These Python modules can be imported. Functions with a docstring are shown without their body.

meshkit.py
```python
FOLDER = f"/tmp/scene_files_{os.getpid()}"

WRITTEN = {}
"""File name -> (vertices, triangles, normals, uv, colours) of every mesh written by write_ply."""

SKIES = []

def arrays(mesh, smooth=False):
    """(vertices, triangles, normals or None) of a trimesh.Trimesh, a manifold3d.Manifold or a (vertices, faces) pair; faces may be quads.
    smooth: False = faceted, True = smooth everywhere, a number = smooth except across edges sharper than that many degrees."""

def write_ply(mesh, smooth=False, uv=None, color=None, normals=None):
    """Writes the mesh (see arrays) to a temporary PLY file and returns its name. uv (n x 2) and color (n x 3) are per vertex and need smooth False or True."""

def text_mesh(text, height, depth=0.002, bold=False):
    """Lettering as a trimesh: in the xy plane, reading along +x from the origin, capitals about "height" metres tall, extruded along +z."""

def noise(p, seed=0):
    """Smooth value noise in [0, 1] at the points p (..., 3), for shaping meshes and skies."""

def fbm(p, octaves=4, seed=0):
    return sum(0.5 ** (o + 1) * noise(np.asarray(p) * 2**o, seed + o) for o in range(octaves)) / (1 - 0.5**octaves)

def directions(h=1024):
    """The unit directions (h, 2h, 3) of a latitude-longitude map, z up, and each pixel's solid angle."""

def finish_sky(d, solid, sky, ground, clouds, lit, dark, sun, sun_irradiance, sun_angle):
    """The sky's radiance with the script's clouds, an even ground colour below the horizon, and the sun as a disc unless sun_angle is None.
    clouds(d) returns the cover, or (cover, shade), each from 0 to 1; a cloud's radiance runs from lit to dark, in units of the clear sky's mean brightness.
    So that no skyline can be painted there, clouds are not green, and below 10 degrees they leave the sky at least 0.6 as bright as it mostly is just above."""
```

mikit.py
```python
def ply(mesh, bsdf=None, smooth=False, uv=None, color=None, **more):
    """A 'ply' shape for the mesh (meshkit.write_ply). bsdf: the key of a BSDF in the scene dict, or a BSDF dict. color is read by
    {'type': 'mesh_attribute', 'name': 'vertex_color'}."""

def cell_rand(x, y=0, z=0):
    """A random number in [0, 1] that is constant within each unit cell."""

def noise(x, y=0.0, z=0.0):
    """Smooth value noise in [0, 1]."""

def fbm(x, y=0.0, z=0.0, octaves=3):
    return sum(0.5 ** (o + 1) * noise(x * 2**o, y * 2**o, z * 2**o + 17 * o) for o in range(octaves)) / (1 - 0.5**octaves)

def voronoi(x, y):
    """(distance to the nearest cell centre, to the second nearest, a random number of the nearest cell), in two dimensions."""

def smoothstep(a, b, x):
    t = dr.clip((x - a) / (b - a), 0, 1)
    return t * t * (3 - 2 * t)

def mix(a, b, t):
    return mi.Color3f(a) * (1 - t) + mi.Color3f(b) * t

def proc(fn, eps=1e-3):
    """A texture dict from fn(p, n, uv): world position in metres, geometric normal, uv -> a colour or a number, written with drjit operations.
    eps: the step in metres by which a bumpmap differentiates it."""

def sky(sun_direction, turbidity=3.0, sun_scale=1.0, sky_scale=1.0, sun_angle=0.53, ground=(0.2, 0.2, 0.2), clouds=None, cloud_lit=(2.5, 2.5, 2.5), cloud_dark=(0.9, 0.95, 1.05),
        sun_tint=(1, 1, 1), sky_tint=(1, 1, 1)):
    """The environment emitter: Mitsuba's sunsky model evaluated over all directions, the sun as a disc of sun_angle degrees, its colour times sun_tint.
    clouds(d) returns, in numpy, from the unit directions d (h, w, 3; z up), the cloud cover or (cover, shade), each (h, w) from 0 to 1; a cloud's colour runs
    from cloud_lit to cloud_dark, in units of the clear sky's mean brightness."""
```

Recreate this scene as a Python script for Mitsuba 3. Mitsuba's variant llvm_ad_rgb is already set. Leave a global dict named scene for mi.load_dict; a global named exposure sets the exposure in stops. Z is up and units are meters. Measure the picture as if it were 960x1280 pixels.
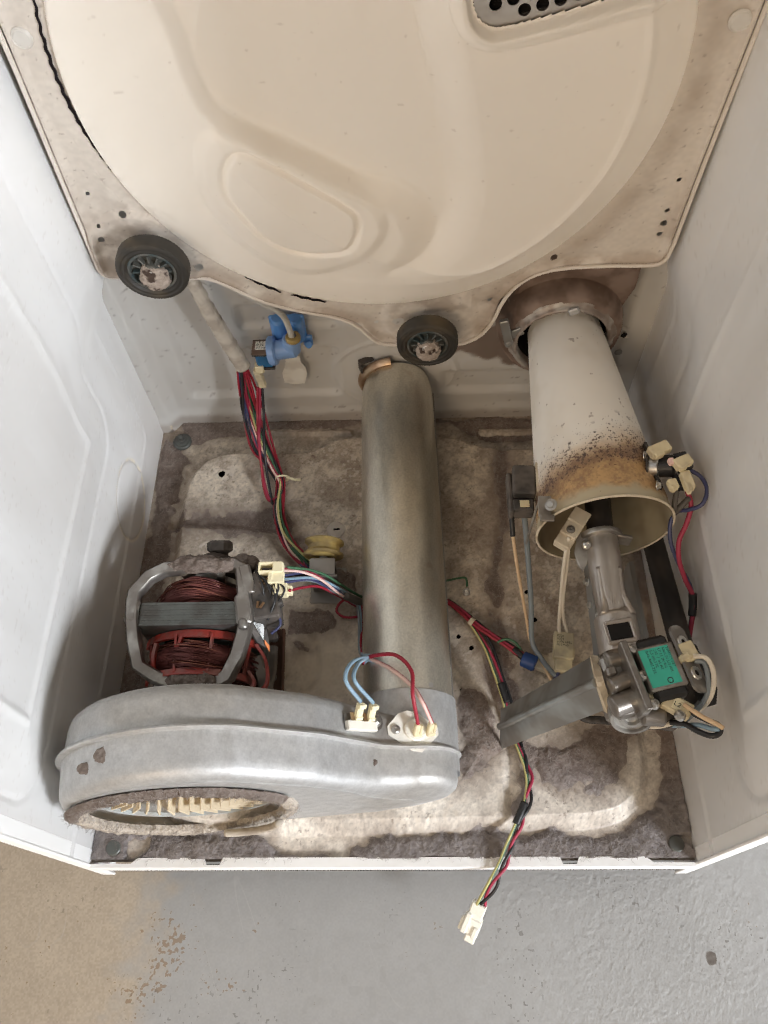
import math, numpy as np, trimesh, manifold3d, shapely, shapely.geometry as sg
import drjit as dr, mitsuba as mi
import mikit, meshkit
from mikit import proc, noise as tn, fbm as tfbm, smoothstep as tss, mix as tmix, voronoi

T = mi.ScalarTransform4f
scene, labels = {'type': 'scene'}, {}
V = lambda *a: np.array(a, float)

# ------------------------------------------------------------------ camera, light, exposure
CAM = V(0.0314, -0.1089, 1.0701)
FWD = V(-0.0341, 0.4981, -0.8665)
UP = V(0.0177, 0.8671, 0.4977)
scene['camera'] = {'type': 'perspective', 'fov': 2 * math.degrees(math.atan(480 / 1011.1)), 'fov_axis': 'x', 'near_clip': 0.01, 'far_clip': 60.0,
                   'to_world': T().look_at(origin=list(CAM), target=list(CAM + FWD), up=list(UP))}
exposure = 0.2


def lamp(center, target, w, h, rgb):
    """A rectangular light (an open garage door, an added warm fill) facing target."""
    return {'type': 'rectangle', 'to_world': T().look_at(origin=list(center), target=list(target), up=[0, 0, 1]) @ T().scale([w / 2, h / 2, 1]),
            'emitter': {'type': 'area', 'radiance': {'type': 'rgb', 'value': list(rgb)}}}


scene['daylight_opening'] = lamp((2.5, -2.1, 1.75), (0, 0.2, 0.3), 0.7, 0.85, (72.0, 75.0, 79.0))
scene['ceiling_lamp'] = lamp((-0.8, -2.3, 2.0), (0, 0.3, 0.5), 1.2, 0.8, (8.5, 6.6, 4.7))  # no known fixture: warm light added to brighten the drum back
scene['room_glow'] = {'type': 'constant', 'radiance': {'type': 'rgb', 'value': [0.245, 0.217, 0.182]}}
for k in ('daylight_opening', 'ceiling_lamp'):
    labels[k] = {'kind': 'structure', 'label': 'light source outside the frame', 'category': 'light'}

# ------------------------------------------------------------------ helpers


def mat(name, d, two=True):
    scene[name] = {'type': 'twosided', 'inner': d} if two else d
    return name


def rgb(*c):
    return {'type': 'rgb', 'value': list(c)}


def pr(col, rough=0.5, metal=0.0, spec=0.5, **kw):
    return {'type': 'principled', 'base_color': rgb(*col) if isinstance(col, tuple) else col, 'roughness': rough, 'metallic': metal, 'specular': spec, **kw}


def key_of(base):
    k, i = base, 0
    while k in scene or k in labels:
        i += 1
        k = f'{base}_{i:03d}'
    return k


def thing(name, label, cat, group=None):
    k = key_of(name)
    labels[k] = {'label': label, 'category': cat}
    if group:
        labels[k]['group'] = group
    return k


def add(name, mesh, bsdf, parent=None, smooth=30, color=None, label=None, kind=None):
    """One entry of the scene: the part name of parent, or a one-mesh thing."""
    k = key_of(parent + '__' + name if parent else name)
    if isinstance(mesh, MB):
        mesh = mesh.mesh()
    scene[k] = mikit.ply(mesh, bsdf, smooth, color=color) if color is not None else mikit.ply(mesh, bsdf, smooth)
    if label or kind:
        labels[k] = {}
        if label:
            labels[k]['label'] = label
        if kind:
            labels[k]['kind'] = kind
    return k


def solo(name, mesh, bsdf, label, cat, group=None, **kw):
    k = add(name, mesh, bsdf, None, **kw)
    labels.setdefault(k, {}).update({'label': label, 'category': cat})
    if group:
        labels[k]['group'] = group
    return k


class MB:
    def __init__(self):
        self.m = []

    def add(self, *ms):
        self.m += [x.mesh() if isinstance(x, MB) else x for x in ms]
        return self

    def mesh(self):
        return trimesh.util.concatenate(self.m) if len(self.m) > 1 else self.m[0]


def frame(axis, up=(0, 0, 1)):
    """Columns u, v, w with w along axis and v as near to up as it can be."""
    w = V(*axis) / np.linalg.norm(axis)
    up = V(*up)
    if abs(w @ up) > 0.98:
        up = V(0, 1, 0)
    v = up - w * (w @ up)
    v /= np.linalg.norm(v)
    return np.stack([np.cross(v, w), v, w], 1)


def place(mesh, R, o):
    m = mesh.copy()
    m.vertices = m.vertices @ np.asarray(R).T + np.asarray(o)
    return m


def rotz(deg):
    c, s = math.cos(math.radians(deg)), math.sin(math.radians(deg))
    return V(c, -s, 0, s, c, 0, 0, 0, 1).reshape(3, 3)


def rot(axis, deg):
    return trimesh.transformations.rotation_matrix(math.radians(deg), axis)[:3, :3]


def box(c, s, b=0.0006, R=None):
    """A box with chamfered edges: centre, full sizes, chamfer, rotation."""
    h = np.asarray(s, float) / 2
    b = min(b, h.min() * 0.6)
    p = []
    for sx in (-1, 1):
        for sy in (-1, 1):
            for sz in (-1, 1):
                for k in range(3):
                    q = h - b
                    q[k] = h[k]
                    p.append(q * (sx, sy, sz))
    m = trimesh.convex.convex_hull(np.array(p))
    return place(m, np.eye(3) if R is None else R, c)


def hull(pts):
    return trimesh.convex.convex_hull(np.array(pts, float))


def lathe(prof, o=(0, 0, 0), axis=(0, 0, 1), n=48, arc=None):
    """Turns (radius, height) pairs round axis through o."""
    prof = np.array(prof, float)
    closed = arc is None
    a = np.linspace(0, 2 * np.pi, n, endpoint=False) if closed else np.linspace(arc[0], arc[1], n)
    R = frame(axis)
    v = np.stack([np.outer(np.cos(a), prof[:, 0]), np.outer(np.sin(a), prof[:, 0]), np.tile(prof[:, 1], (len(a), 1))], -1)
    k = len(prof)
    f = []
    for i in range(n if closed else n - 1):
        j = (i + 1) % n
        for q in range(k - 1):
            f += [[i * k + q, j * k + q, j * k + q + 1], [i * k + q, j * k + q + 1, i * k + q + 1]]
    m = trimesh.Trimesh(v.reshape(-1, 3), f, process=False)
    m.merge_vertices()
    m.update_faces(m.nondegenerate_faces())
    return place(m, R, o)


def cyl(p0, p1, r, r1=None, n=24, b=0.0005):
    p0, p1 = V(*p0), V(*p1)
    L = np.linalg.norm(p1 - p0)
    r1 = r if r1 is None else r1
    b = min(b, L / 3, r / 3)
    return lathe([(0, 0), (r - b, 0), (r, b), (r1, L - b), (r1 - b, L), (0, L)], p0, p1 - p0, n)


def spline(pts, per=8):
    p = np.array(pts, float)
    if len(p) < 3:
        t = np.linspace(0, 1, per + 1)[:, None]
        return p[0] * (1 - t) + p[-1] * t
    p = np.vstack([2 * p[0] - p[1], p, 2 * p[-1] - p[-2]])
    out = []
    for i in range(1, len(p) - 2):
        t = np.linspace(0, 1, per, endpoint=False)[:, None]
        a, b, c, d = p[i - 1:i + 3]
        out.append(0.5 * (2 * b + (c - a) * t + (2 * a - 5 * b + 4 * c - d) * t**2 + (3 * b - a - 3 * c + d) * t**3))
    return np.vstack(out + [p[-2:-1]])


def tube(pts, r, sides=8, per=8, smooth=True, prof=None, up=None):
    """A tube (or the section prof, a list of (a, b)) along a curve through pts; r may be a number or one per point."""
    p = spline(pts, per) if smooth else np.array(pts, float)
    rr = np.broadcast_to(np.interp(np.linspace(0, 1, len(p)), np.linspace(0, 1, np.size(r)), np.ravel(r)), (len(p),))
    t = np.gradient(p, axis=0)
    t /= np.linalg.norm(t, axis=1, keepdims=True) + 1e-12
    u0 = V(*up) if up is not None else (V(0, 0, 1) if abs(t[0, 2]) < 0.8 else V(1, 0, 0))
    us = []
    for k in range(len(p)):
        if up is not None:
            u0 = V(*up)
        u = u0 - t[k] * (u0 @ t[k])
        u /= np.linalg.norm(u) + 1e-12
        us.append(u)
        u0 = u
    us = np.array(us)
    vs = np.cross(t, us)
    if prof is None:
        a = np.arange(sides) * 2 * np.pi / sides
        prof = np.stack([np.cos(a), np.sin(a)], 1)
    prof = np.array(prof, float)
    s = len(prof)
    v = p[:, None] + rr[:, None, None] * (prof[None, :, :1] * us[:, None] + prof[None, :, 1:] * vs[:, None])
    n = len(p)
    i, j = np.meshgrid(np.arange(n - 1), np.arange(s), indexing='ij')
    q = np.stack([i * s + j, i * s + (j + 1) % s, (i + 1) * s + (j + 1) % s, (i + 1) * s + j], -1).reshape(-1, 4)
    f = np.vstack([q[:, [0, 1, 2]], q[:, [0, 2, 3]]])
    v = np.vstack([v.reshape(-1, 3), p[:1], p[-1:]])
    c0 = [[n * s, (k + 1) % s, k] for k in range(s)]
    c1 = [[n * s + 1, (n - 1) * s + k, (n - 1) * s + (k + 1) % s] for k in range(s)]
    return trimesh.Trimesh(v, np.vstack([f, c0, c1]), process=False)


def extr(poly, h, R=None, o=(0, 0, 0)):
    """A shapely polygon (or list of points) in the plane of R's first two columns, thickened by h along the third."""
    poly = poly if hasattr(poly, 'geom_type') else sg.Polygon(poly)
    g = getattr(poly, 'geoms', [poly])
    m = trimesh.util.concatenate([trimesh.creation.extrude_polygon(x, h, engine='earcut') for x in g])
    return place(m, np.eye(3) if R is None else R, o)


def chaikin(p, n=2):
    p = np.array(p, float)
    for _ in range(n):
        q = np.roll(p, -1, 0)
        p = np.stack([0.75 * p + 0.25 * q, 0.25 * p + 0.75 * q], 1).reshape(-1, 2)
    return p


def sdf(P, poly):
    """Signed distance (negative inside) of points P (n, 2) to a closed polygon."""
    poly = np.array(poly, float)
    d = np.full(len(P), 1e9)
    ins = np.zeros(len(P), bool)
    for a, b in zip(poly, np.roll(poly, -1, 0)):
        e = b - a
        w = P - a
        t = np.clip((w @ e) / (e @ e + 1e-18), 0, 1)
        d = np.minimum(d, ((w - t[:, None] * e)**2).sum(1))
        c = (a[1] <= P[:, 1]) != (b[1] <= P[:, 1])
        if abs(e[1]) > 1e-12:
            ins ^= c & (P[:, 0] < a[0] + (P[:, 1] - a[1]) / e[1] * e[0])
    return np.where(ins, -1, 1) * np.sqrt(d)


def sstep(a, b, x):
    t = np.clip((x - a) / (b - a), 0, 1)
    return t * t * (3 - 2 * t)


def grid(O, U, W, nu, nv):
    a, b = np.meshgrid(np.linspace(0, 1, nu), np.linspace(0, 1, nv), indexing='ij')
    P = V(*O) + a.reshape(-1, 1) * V(*U) + b.reshape(-1, 1) * V(*W)
    i, j = np.meshgrid(np.arange(nu - 1), np.arange(nv - 1), indexing='ij')
    q = np.stack([i * nv + j, (i + 1) * nv + j, (i + 1) * nv + j + 1, i * nv + j + 1], -1).reshape(-1, 4)
    return P, np.vstack([q[:, [0, 1, 2]], q[:, [0, 2, 3]]])


def fb(P, s, octaves=4, seed=0):
    P = np.asarray(P, float)
    if P.shape[1] == 2:
        P = np.c_[P, np.zeros(len(P))]
    return meshkit.fbm(P * s, octaves, seed)


def lerp(a, b, t):
    return np.asarray(a) * (1 - t[:, None]) + np.asarray(b) * t[:, None]


def fluff(mesh, amp, scale, seed=0):
    """Pushes the vertices of a mesh about, for lint and felt."""
    m = mesh.copy()
    m.merge_vertices()
    n = m.vertex_normals
    d = fb(m.vertices, scale, 4, seed) - 0.45
    m.vertices = m.vertices + n * (d * amp)[:, None]
    return m


def hexhead(o, axis, r=0.004, h=0.003, flange=True):
    """A hex washer-head screw standing on o along axis."""
    R = frame(axis)
    mb = MB()
    if flange:
        mb.add(lathe([(0, 0), (r * 1.5, 0), (r * 1.5, h * 0.25), (r * 1.1, h * 0.5), (0, h * 0.5)], o, axis, 20))
    a = np.arange(6) * np.pi / 3
    p = [(r * math.cos(t), r * math.sin(t), z) for t in a for z in (0, h * 0.9)] + [(r * .8 * math.cos(t), r * .8 * math.sin(t), h * 1.1) for t in a]
    mb.add(place(hull(p), R, o))
    return mb.mesh()


def panhead(o, axis, r=0.004, h=0.0025):
    R = frame(axis)
    mb = MB().add(lathe([(0, 0), (r, 0), (r, h * 0.35), (r * 0.85, h * 0.75), (r * 0.5, h), (r * 0.42, h), (r * .36, h * .55), (0, h * .5)], o, axis, 20))
    return mb.mesh()


# ------------------------------------------------------------------ materials
def dusty(base, dust, amount, scale, rough, metal=0.0, spec=0.5, bump=None, **kw):
    """A finish with uneven dust and fine specks on it."""
    def f(p, n, uv):
        a = tfbm(p.x * scale, p.y * scale, p.z * scale, 4)
        s = tn(p.x * 420, p.y * 420, p.z * 420)
        t = tss(0.62 - amount, 0.95 - amount, a) * 0.8 + tss(0.8, 0.95, s) * 0.25 * amount
        return tmix(base, dust, dr.clip(t, 0, 1))
    return pr(proc(f), rough, metal, spec, **kw)


mat('m_enamel_side', dusty((0.70, 0.71, 0.72), (0.60, 0.585, 0.56), 0.22, 7, 0.32))
mat('m_vertex_paint', pr({'type': 'mesh_attribute', 'name': 'vertex_color'}, 0.45))
mat('m_vertex_gloss', pr({'type': 'mesh_attribute', 'name': 'vertex_color'}, 0.28))
mat('m_vertex_matte', pr({'type': 'mesh_attribute', 'name': 'vertex_color'}, 0.95, spec=0.1))
mat('m_white_edge', pr((0.78, 0.78, 0.77), 0.4))
mat('m_bulkhead', dusty((0.66, 0.60, 0.53), (0.52, 0.45, 0.39), 0.15, 14, 0.45))
mat('m_bulkhead_edge', pr((0.66, 0.60, 0.53), 0.5))


def galv_fn(p, n, uv):
    # zinc spangle: soft cells of slightly different grey, and fine brushed grain
    a = tn(p.x * 120 + 3, p.y * 120, p.z * 120)
    b = 0.5 * tn(p.x * 900, p.y * 900, p.z * 900) + 0.5 * tn(p.x * 330, p.y * 330, p.z * 330)
    d = tfbm(p.x * 9, p.y * 9, p.z * 9, 3)
    g = 0.55 + 0.10 * (a - 0.5) + 0.16 * (b - 0.5)
    return tmix(mi.Color3f(g, g * 1.005, g), mi.Color3f(g * 0.78, g * 0.73, g * 0.65), tss(0.45, 0.8, d) * 0.6)


def galv_rough(p, n, uv):
    return 0.50 + 0.18 * tn(p.x * 130, p.y * 130, p.z * 130)


def dent_fn(p, n, uv):
    return tfbm(p.x * 20, p.y * 20, p.z * 20, 2) + 0.10 * tn(p.x * 120, p.y * 120, p.z * 120)


mat('m_galv', {'type': 'bumpmap', 'texture': proc(dent_fn, 8e-4), 'scale': 0.0008,
               'bsdf': {'type': 'principled', 'base_color': proc(galv_fn), 'roughness': proc(galv_rough), 'metallic': 0.72, 'specular': 0.5}})
def pipe_fn(p, n, uv):
    b = tn(p.x * 700, p.y * 700, p.z * 700)
    a = tn(p.x * 140, p.y * 60, p.z * 140)
    d = tfbm(p.x * 7, p.y * 5, p.z * 7, 4)
    g = 0.62 + 0.10 * (a - 0.5) + 0.15 * (b - 0.5)
    c = tmix(mi.Color3f(g, g * 0.94, g * 0.80), mi.Color3f(g * 0.80, g * 0.71, g * 0.54), tss(0.4, 0.75, d) * 0.8)  # warm tint: reflection of the cream bulkhead painted into the zinc
    return tmix(c, mi.Color3f(0.33, 0.21, 0.12), tss(0.66, 0.75, tfbm(p.x * 24, p.y * 24, p.z * 24, 4)) * 0.35)


mat('m_galv_pipe', {'type': 'bumpmap', 'texture': proc(dent_fn, 8e-4), 'scale': 0.0009,
                    'bsdf': {'type': 'principled', 'base_color': proc(pipe_fn), 'roughness': 0.36, 'metallic': 0.85, 'specular': 0.5}})
mat('m_galv_dark', dusty((0.34, 0.35, 0.345), (0.26, 0.23, 0.20), 0.25, 16, 0.45, 0.7))
mat('m_steel', pr((0.58, 0.57, 0.55), 0.3, 0.95))
mat('m_castalu', dusty((0.44, 0.43, 0.405), (0.20, 0.175, 0.155), 0.36, 55, 0.40, 0.8))
mat('m_channel', dusty((0.40, 0.425, 0.425), (0.25, 0.235, 0.215), 0.32, 26, 0.36, 0.8))
mat('m_burner_alu', dusty((0.50, 0.46, 0.42), (0.34, 0.29, 0.25), 0.28, 22, 0.36, 0.8))
mat('m_black', pr((0.018, 0.018, 0.019), 0.4))
mat('m_black_dusty', dusty((0.03, 0.028, 0.027), (0.13, 0.11, 0.095), 0.3, 60, 0.6))
mat('m_black_iron', dusty((0.028, 0.025, 0.023), (0.07, 0.055, 0.045), 0.2, 25, 0.5))
mat('m_rubber', dusty((0.022, 0.019, 0.015), (0.085, 0.06, 0.03), 0.22, 30, 0.55))
mat('m_hub', dusty((0.035, 0.052, 0.054), (0.11, 0.10, 0.085), 0.28, 90, 0.45))
mat('m_cream', pr((0.74, 0.68, 0.47), 0.42))
mat('m_cream_dull', dusty((0.66, 0.58, 0.38), (0.42, 0.36, 0.25), 0.2, 60, 0.45))
mat('m_idler', dusty((0.40, 0.29, 0.10), (0.20, 0.145, 0.07), 0.3, 60, 0.34))
mat('m_white_plastic', pr((0.80, 0.78, 0.70), 0.35))
mat('m_blade', pr((0.66, 0.57, 0.42), 0.45))
mat('m_valve_blue', pr((0.10, 0.27, 0.62), 0.22, spec_trans=0.0, clearcoat=0.5))
mat('m_valve_grey_blue', pr((0.20, 0.33, 0.58), 0.35))
mat('m_wire_red', pr((0.30, 0.018, 0.035), 0.45))
mat('m_wire_pink', pr((0.34, 0.03, 0.065), 0.5))
mat('m_wire_black', pr((0.02, 0.02, 0.022), 0.4))
mat('m_wire_blue', pr((0.22, 0.33, 0.42), 0.45))
mat('m_wire_navy', pr((0.05, 0.055, 0.13), 0.4))
mat('m_wire_grey', pr((0.20, 0.23, 0.25), 0.45))
mat('m_wire_green', pr((0.05, 0.13, 0.07), 0.45))
mat('m_wire_yellow', pr((0.50, 0.46, 0.20), 0.45))
mat('m_wire_tan', pr((0.62, 0.45, 0.28), 0.55))
mat('m_wire_white', pr((0.66, 0.60, 0.50), 0.5))
mat('m_wire_stripe', pr((0.72, 0.50, 0.45), 0.5))
mat('m_red_insul', dusty((0.30, 0.032, 0.022), (0.20, 0.10, 0.085), 0.25, 60, 0.4))
mat('m_copper', pr((0.19, 0.066, 0.060), 0.34, 0.6))
mat('m_copper_bright', pr((0.34, 0.14, 0.10), 0.3, 0.8))
mat('m_stack', dusty((0.12, 0.128, 0.12), (0.08, 0.074, 0.066), 0.25, 60, 0.45, 0.5))
mat('m_rust_plate', dusty((0.075, 0.032, 0.018), (0.13, 0.075, 0.05), 0.2, 35, 0.5, 0.2))
mat('m_label_white', pr((0.74, 0.75, 0.74), 0.4))
mat('m_label_teal', pr((0.05, 0.48, 0.37), 0.35))
mat('m_label_orange', pr((0.70, 0.20, 0.04), 0.4))
mat('m_ink', pr((0.02, 0.03, 0.03), 0.6))
mat('m_cap_blue', pr((0.015, 0.05, 0.18), 0.4))
mat('m_coil_blue', pr((0.02, 0.11, 0.24), 0.35))
mat('m_paper', dusty((0.76, 0.73, 0.66), (0.6, 0.56, 0.5), 0.2, 60, 0.7))
mat('m_sleeve', dusty((0.50, 0.45, 0.38), (0.33, 0.28, 0.23), 0.26, 60, 0.75))
mat('m_ceramic', dusty((0.62, 0.55, 0.43), (0.42, 0.34, 0.24), 0.2, 60, 0.6))
mat('m_hole', pr((0.006, 0.005, 0.005), 0.9))
mat('m_clear_hose', pr((0.50, 0.49, 0.45), 0.2))
mat('m_heatshrink', pr((0.10, 0.09, 0.08), 0.6))


def lint_fn(p, n, uv):
    a = tfbm(p.x * 90, p.y * 90, p.z * 90, 3)
    b = tn(p.x * 700, p.y * 700, p.z * 700)
    return tmix((0.115, 0.088, 0.076), (0.27, 0.235, 0.21), dr.clip(a * 0.75 + (b - 0.5) * 0.45, 0, 1))


mat('m_lint', {'type': 'diffuse', 'reflectance': proc(lint_fn)})
mat('m_felt_black', pr((0.014, 0.011, 0.012), 0.9, spec=0.1))
mat('m_lint_dark', pr((0.085, 0.07, 0.062), 0.95, spec=0.1))


def felt_fn(p, n, uv):
    b = tn(p.x * 600, p.y * 600, p.z * 600)
    a = tfbm(p.x * 60, p.y * 60, p.z * 60, 3)
    return tmix((0.27, 0.23, 0.195), (0.60, 0.54, 0.46), dr.clip(a * 0.9 + (b - 0.5) * 0.5, 0, 1))


mat('m_felt', {'type': 'diffuse', 'reflectance': proc(felt_fn)})


def rust_fn(p, n, uv):
    a = tfbm(p.x * 40, p.y * 40, p.z * 40, 4)
    b = tfbm(p.x * 150, p.y * 150, p.z * 500, 3)
    c = tmix((0.26, 0.19, 0.155), (0.15, 0.10, 0.075), tss(0.35, 0.65, a))
    return tmix(c, (0.33, 0.28, 0.24), tss(0.72, 0.9, b * 0.5 + a * 0.55) * 0.8)


mat('m_rust_duct', pr(proc(rust_fn), 0.6, 0.25))


def clog_fn(p, n, uv):
    b = tn(p.x * 500, p.y * 500, p.z * 500)
    a = tfbm(p.x * 150, p.y * 150, p.z * 150, 3)
    c = tmix((0.26, 0.21, 0.175), (0.42, 0.355, 0.30), dr.clip(a + (b - 0.5) * 0.5, 0, 1))
    return tmix(c, (0.07, 0.05, 0.04), tss(0.58, 0.70, tfbm(p.x * 110 + 5, p.y * 110, p.z * 110, 3)))


mat('m_clog', {'type': 'diffuse', 'reflectance': proc(clog_fn)})
mat('m_bronze', dusty((0.50, 0.37, 0.24), (0.30, 0.17, 0.10), 0.3, 60, 0.35, 0.85))
mat('m_button', pr((0.60, 0.57, 0.52), 0.35))
mat('m_grille', dusty((0.52, 0.48, 0.43), (0.38, 0.33, 0.28), 0.2, 40, 0.38, 0.85))
mat('m_lint_hair', pr((0.30, 0.27, 0.25), 0.9, spec=0.1))
mat('m_pad', dusty((0.50, 0.45, 0.39), (0.33, 0.28, 0.24), 0.25, 70, 0.6))

# ------------------------------------------------------------------ the floor of the place
def concrete_fn(p, n, uv):
    m = tfbm(p.x * 6, p.y * 6, 0, 4)
    g = tfbm(p.x * 55, p.y * 55, 2, 3)
    s_ = tn(p.x * 520, p.y * 520, 8)
    grey = tmix((0.315, 0.315, 0.31), (0.40, 0.40, 0.395), dr.clip(0.55 * m + 0.35 * g + 0.3 * (s_ - 0.5) + 0.05, 0, 1))
    bare = tmix((0.50, 0.42, 0.32), (0.37, 0.30, 0.22), dr.clip(tfbm(p.x * 34, p.y * 34, 3, 4) * 0.6 + (tn(p.x * 480, p.y * 480, 5) - 0.5) * 0.7 + 0.1, 0, 1))  # tan of the side where sunlight is painted in
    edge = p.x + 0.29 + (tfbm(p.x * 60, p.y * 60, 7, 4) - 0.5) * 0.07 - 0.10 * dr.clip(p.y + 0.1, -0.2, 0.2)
    sunlit_tan = 1 - tss(-0.05, 0.045, edge)  # shadow edge painted as colour: sunlit tan left, shaded grey right
    c = tmix(grey, bare, sunlit_tan * 0.85)
    near = dr.exp(-(dr.square((p.x + 0.26) / 0.07) + dr.square((p.y + 0.10) / 0.05)))
    q = tfbm(p.x * 260, p.y * 260, 1, 3) * 0.6 + 0.4 * tfbm(p.x * 34, p.y * 34, 5, 4) + 0.17 * near - 0.03
    c = tmix(c, (0.22, 0.135, 0.065), tss(0.73, 0.775, q) * 0.6)
    # grit, black scuffs and hairline scratches
    c = tmix(c, (0.12, 0.11, 0.10), tss(0.86, 0.90, tn(p.x * 330, p.y * 330, 12)) * tss(0.5, 0.7, tfbm(p.x * 14, p.y * 14, 4, 3)) * 0.5)
    sc = dr.abs(tn(p.x * 26 + p.y * 10, p.y * 4 - p.x * 2, 31) - 0.5)
    c = tmix(c, (0.47, 0.46, 0.44), (1 - tss(0.0, 0.007, sc)) * tss(0.5, 0.7, tfbm(p.x * 9, p.y * 9, 17, 3)) * 0.4)
    pit = tss(0.74, 0.80, tn(p.x * 90, p.y * 90, 9)) * tss(0.50, 0.66, tfbm(p.x * 7, p.y * 7, 2, 3))
    c = tmix(c, (0.27, 0.265, 0.255), pit * 0.2)
    spot = dr.sqrt(dr.square((p.x - 0.364) * 1.25) + dr.square(p.y + 0.088)) + 0.007 * tn(p.x * 160, p.y * 160, 1)
    c = tmix(c, (0.125, 0.105, 0.09), (1 - tss(0.0095, 0.0125, spot)) * 0.9)
    return c


def concrete_bump(p, n, uv):
    b = tn(p.x * 240, p.y * 240, 4)
    f_ = tn(p.x * 560, p.y * 560, 14)
    pits = tss(0.70, 0.84, tn(p.x * 90, p.y * 90, 9)) * tss(0.45, 0.62, tfbm(p.x * 7, p.y * 7, 2, 3))
    right = 0.6 + 0.9 * tss(-0.1, 0.3, p.x)
    return (b * 0.30 + f_ * 0.26) * right - pits * 0.12 


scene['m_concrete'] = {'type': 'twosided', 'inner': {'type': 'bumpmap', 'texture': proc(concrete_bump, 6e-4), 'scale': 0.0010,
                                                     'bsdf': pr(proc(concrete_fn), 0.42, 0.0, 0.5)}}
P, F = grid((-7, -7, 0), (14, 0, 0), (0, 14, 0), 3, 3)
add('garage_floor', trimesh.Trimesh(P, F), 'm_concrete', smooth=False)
labels['garage_floor'] = {'kind': 'structure', 'label': 'grey painted concrete floor, tan on the left where sunlight past a shadow edge is painted in', 'category': 'floor'}

# ------------------------------------------------------------------ cabinet
HW, D, ZP = 0.335, 0.611, 0.100     # half width, depth, pan level
cab = thing('dryer_cabinet', 'white sheet metal dryer cabinet with its front off and its dusty base open', 'dryer')


def relief(name, O, U, W, N, step, hfun, cfun, bsdf, parent, drop=None, **kw):
    """A pressed sheet: heights hfun along N over the rectangle O, U, W."""
    lu, lw = np.linalg.norm(U), np.linalg.norm(W)
    nu, nv = int(lu / step) + 1, int(lw / step) + 1
    P, F = grid(O, U, W, nu, nv)
    a = (P - V(*O)) @ (V(*U) / lu)
    b = (P - V(*O)) @ (V(*W) / lw)
    uv = np.c_[a, b]
    h = hfun(uv, P)
    Q = P + h[:, None] * V(*N)
    if drop is not None:
        F = F[~drop(uv, P)[F].any(1)]
    m = trimesh.Trimesh(Q, F, process=False)
    return add(name, m, bsdf, parent, smooth=True, color=None if cfun is None else cfun(uv, P, h), **kw)


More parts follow.
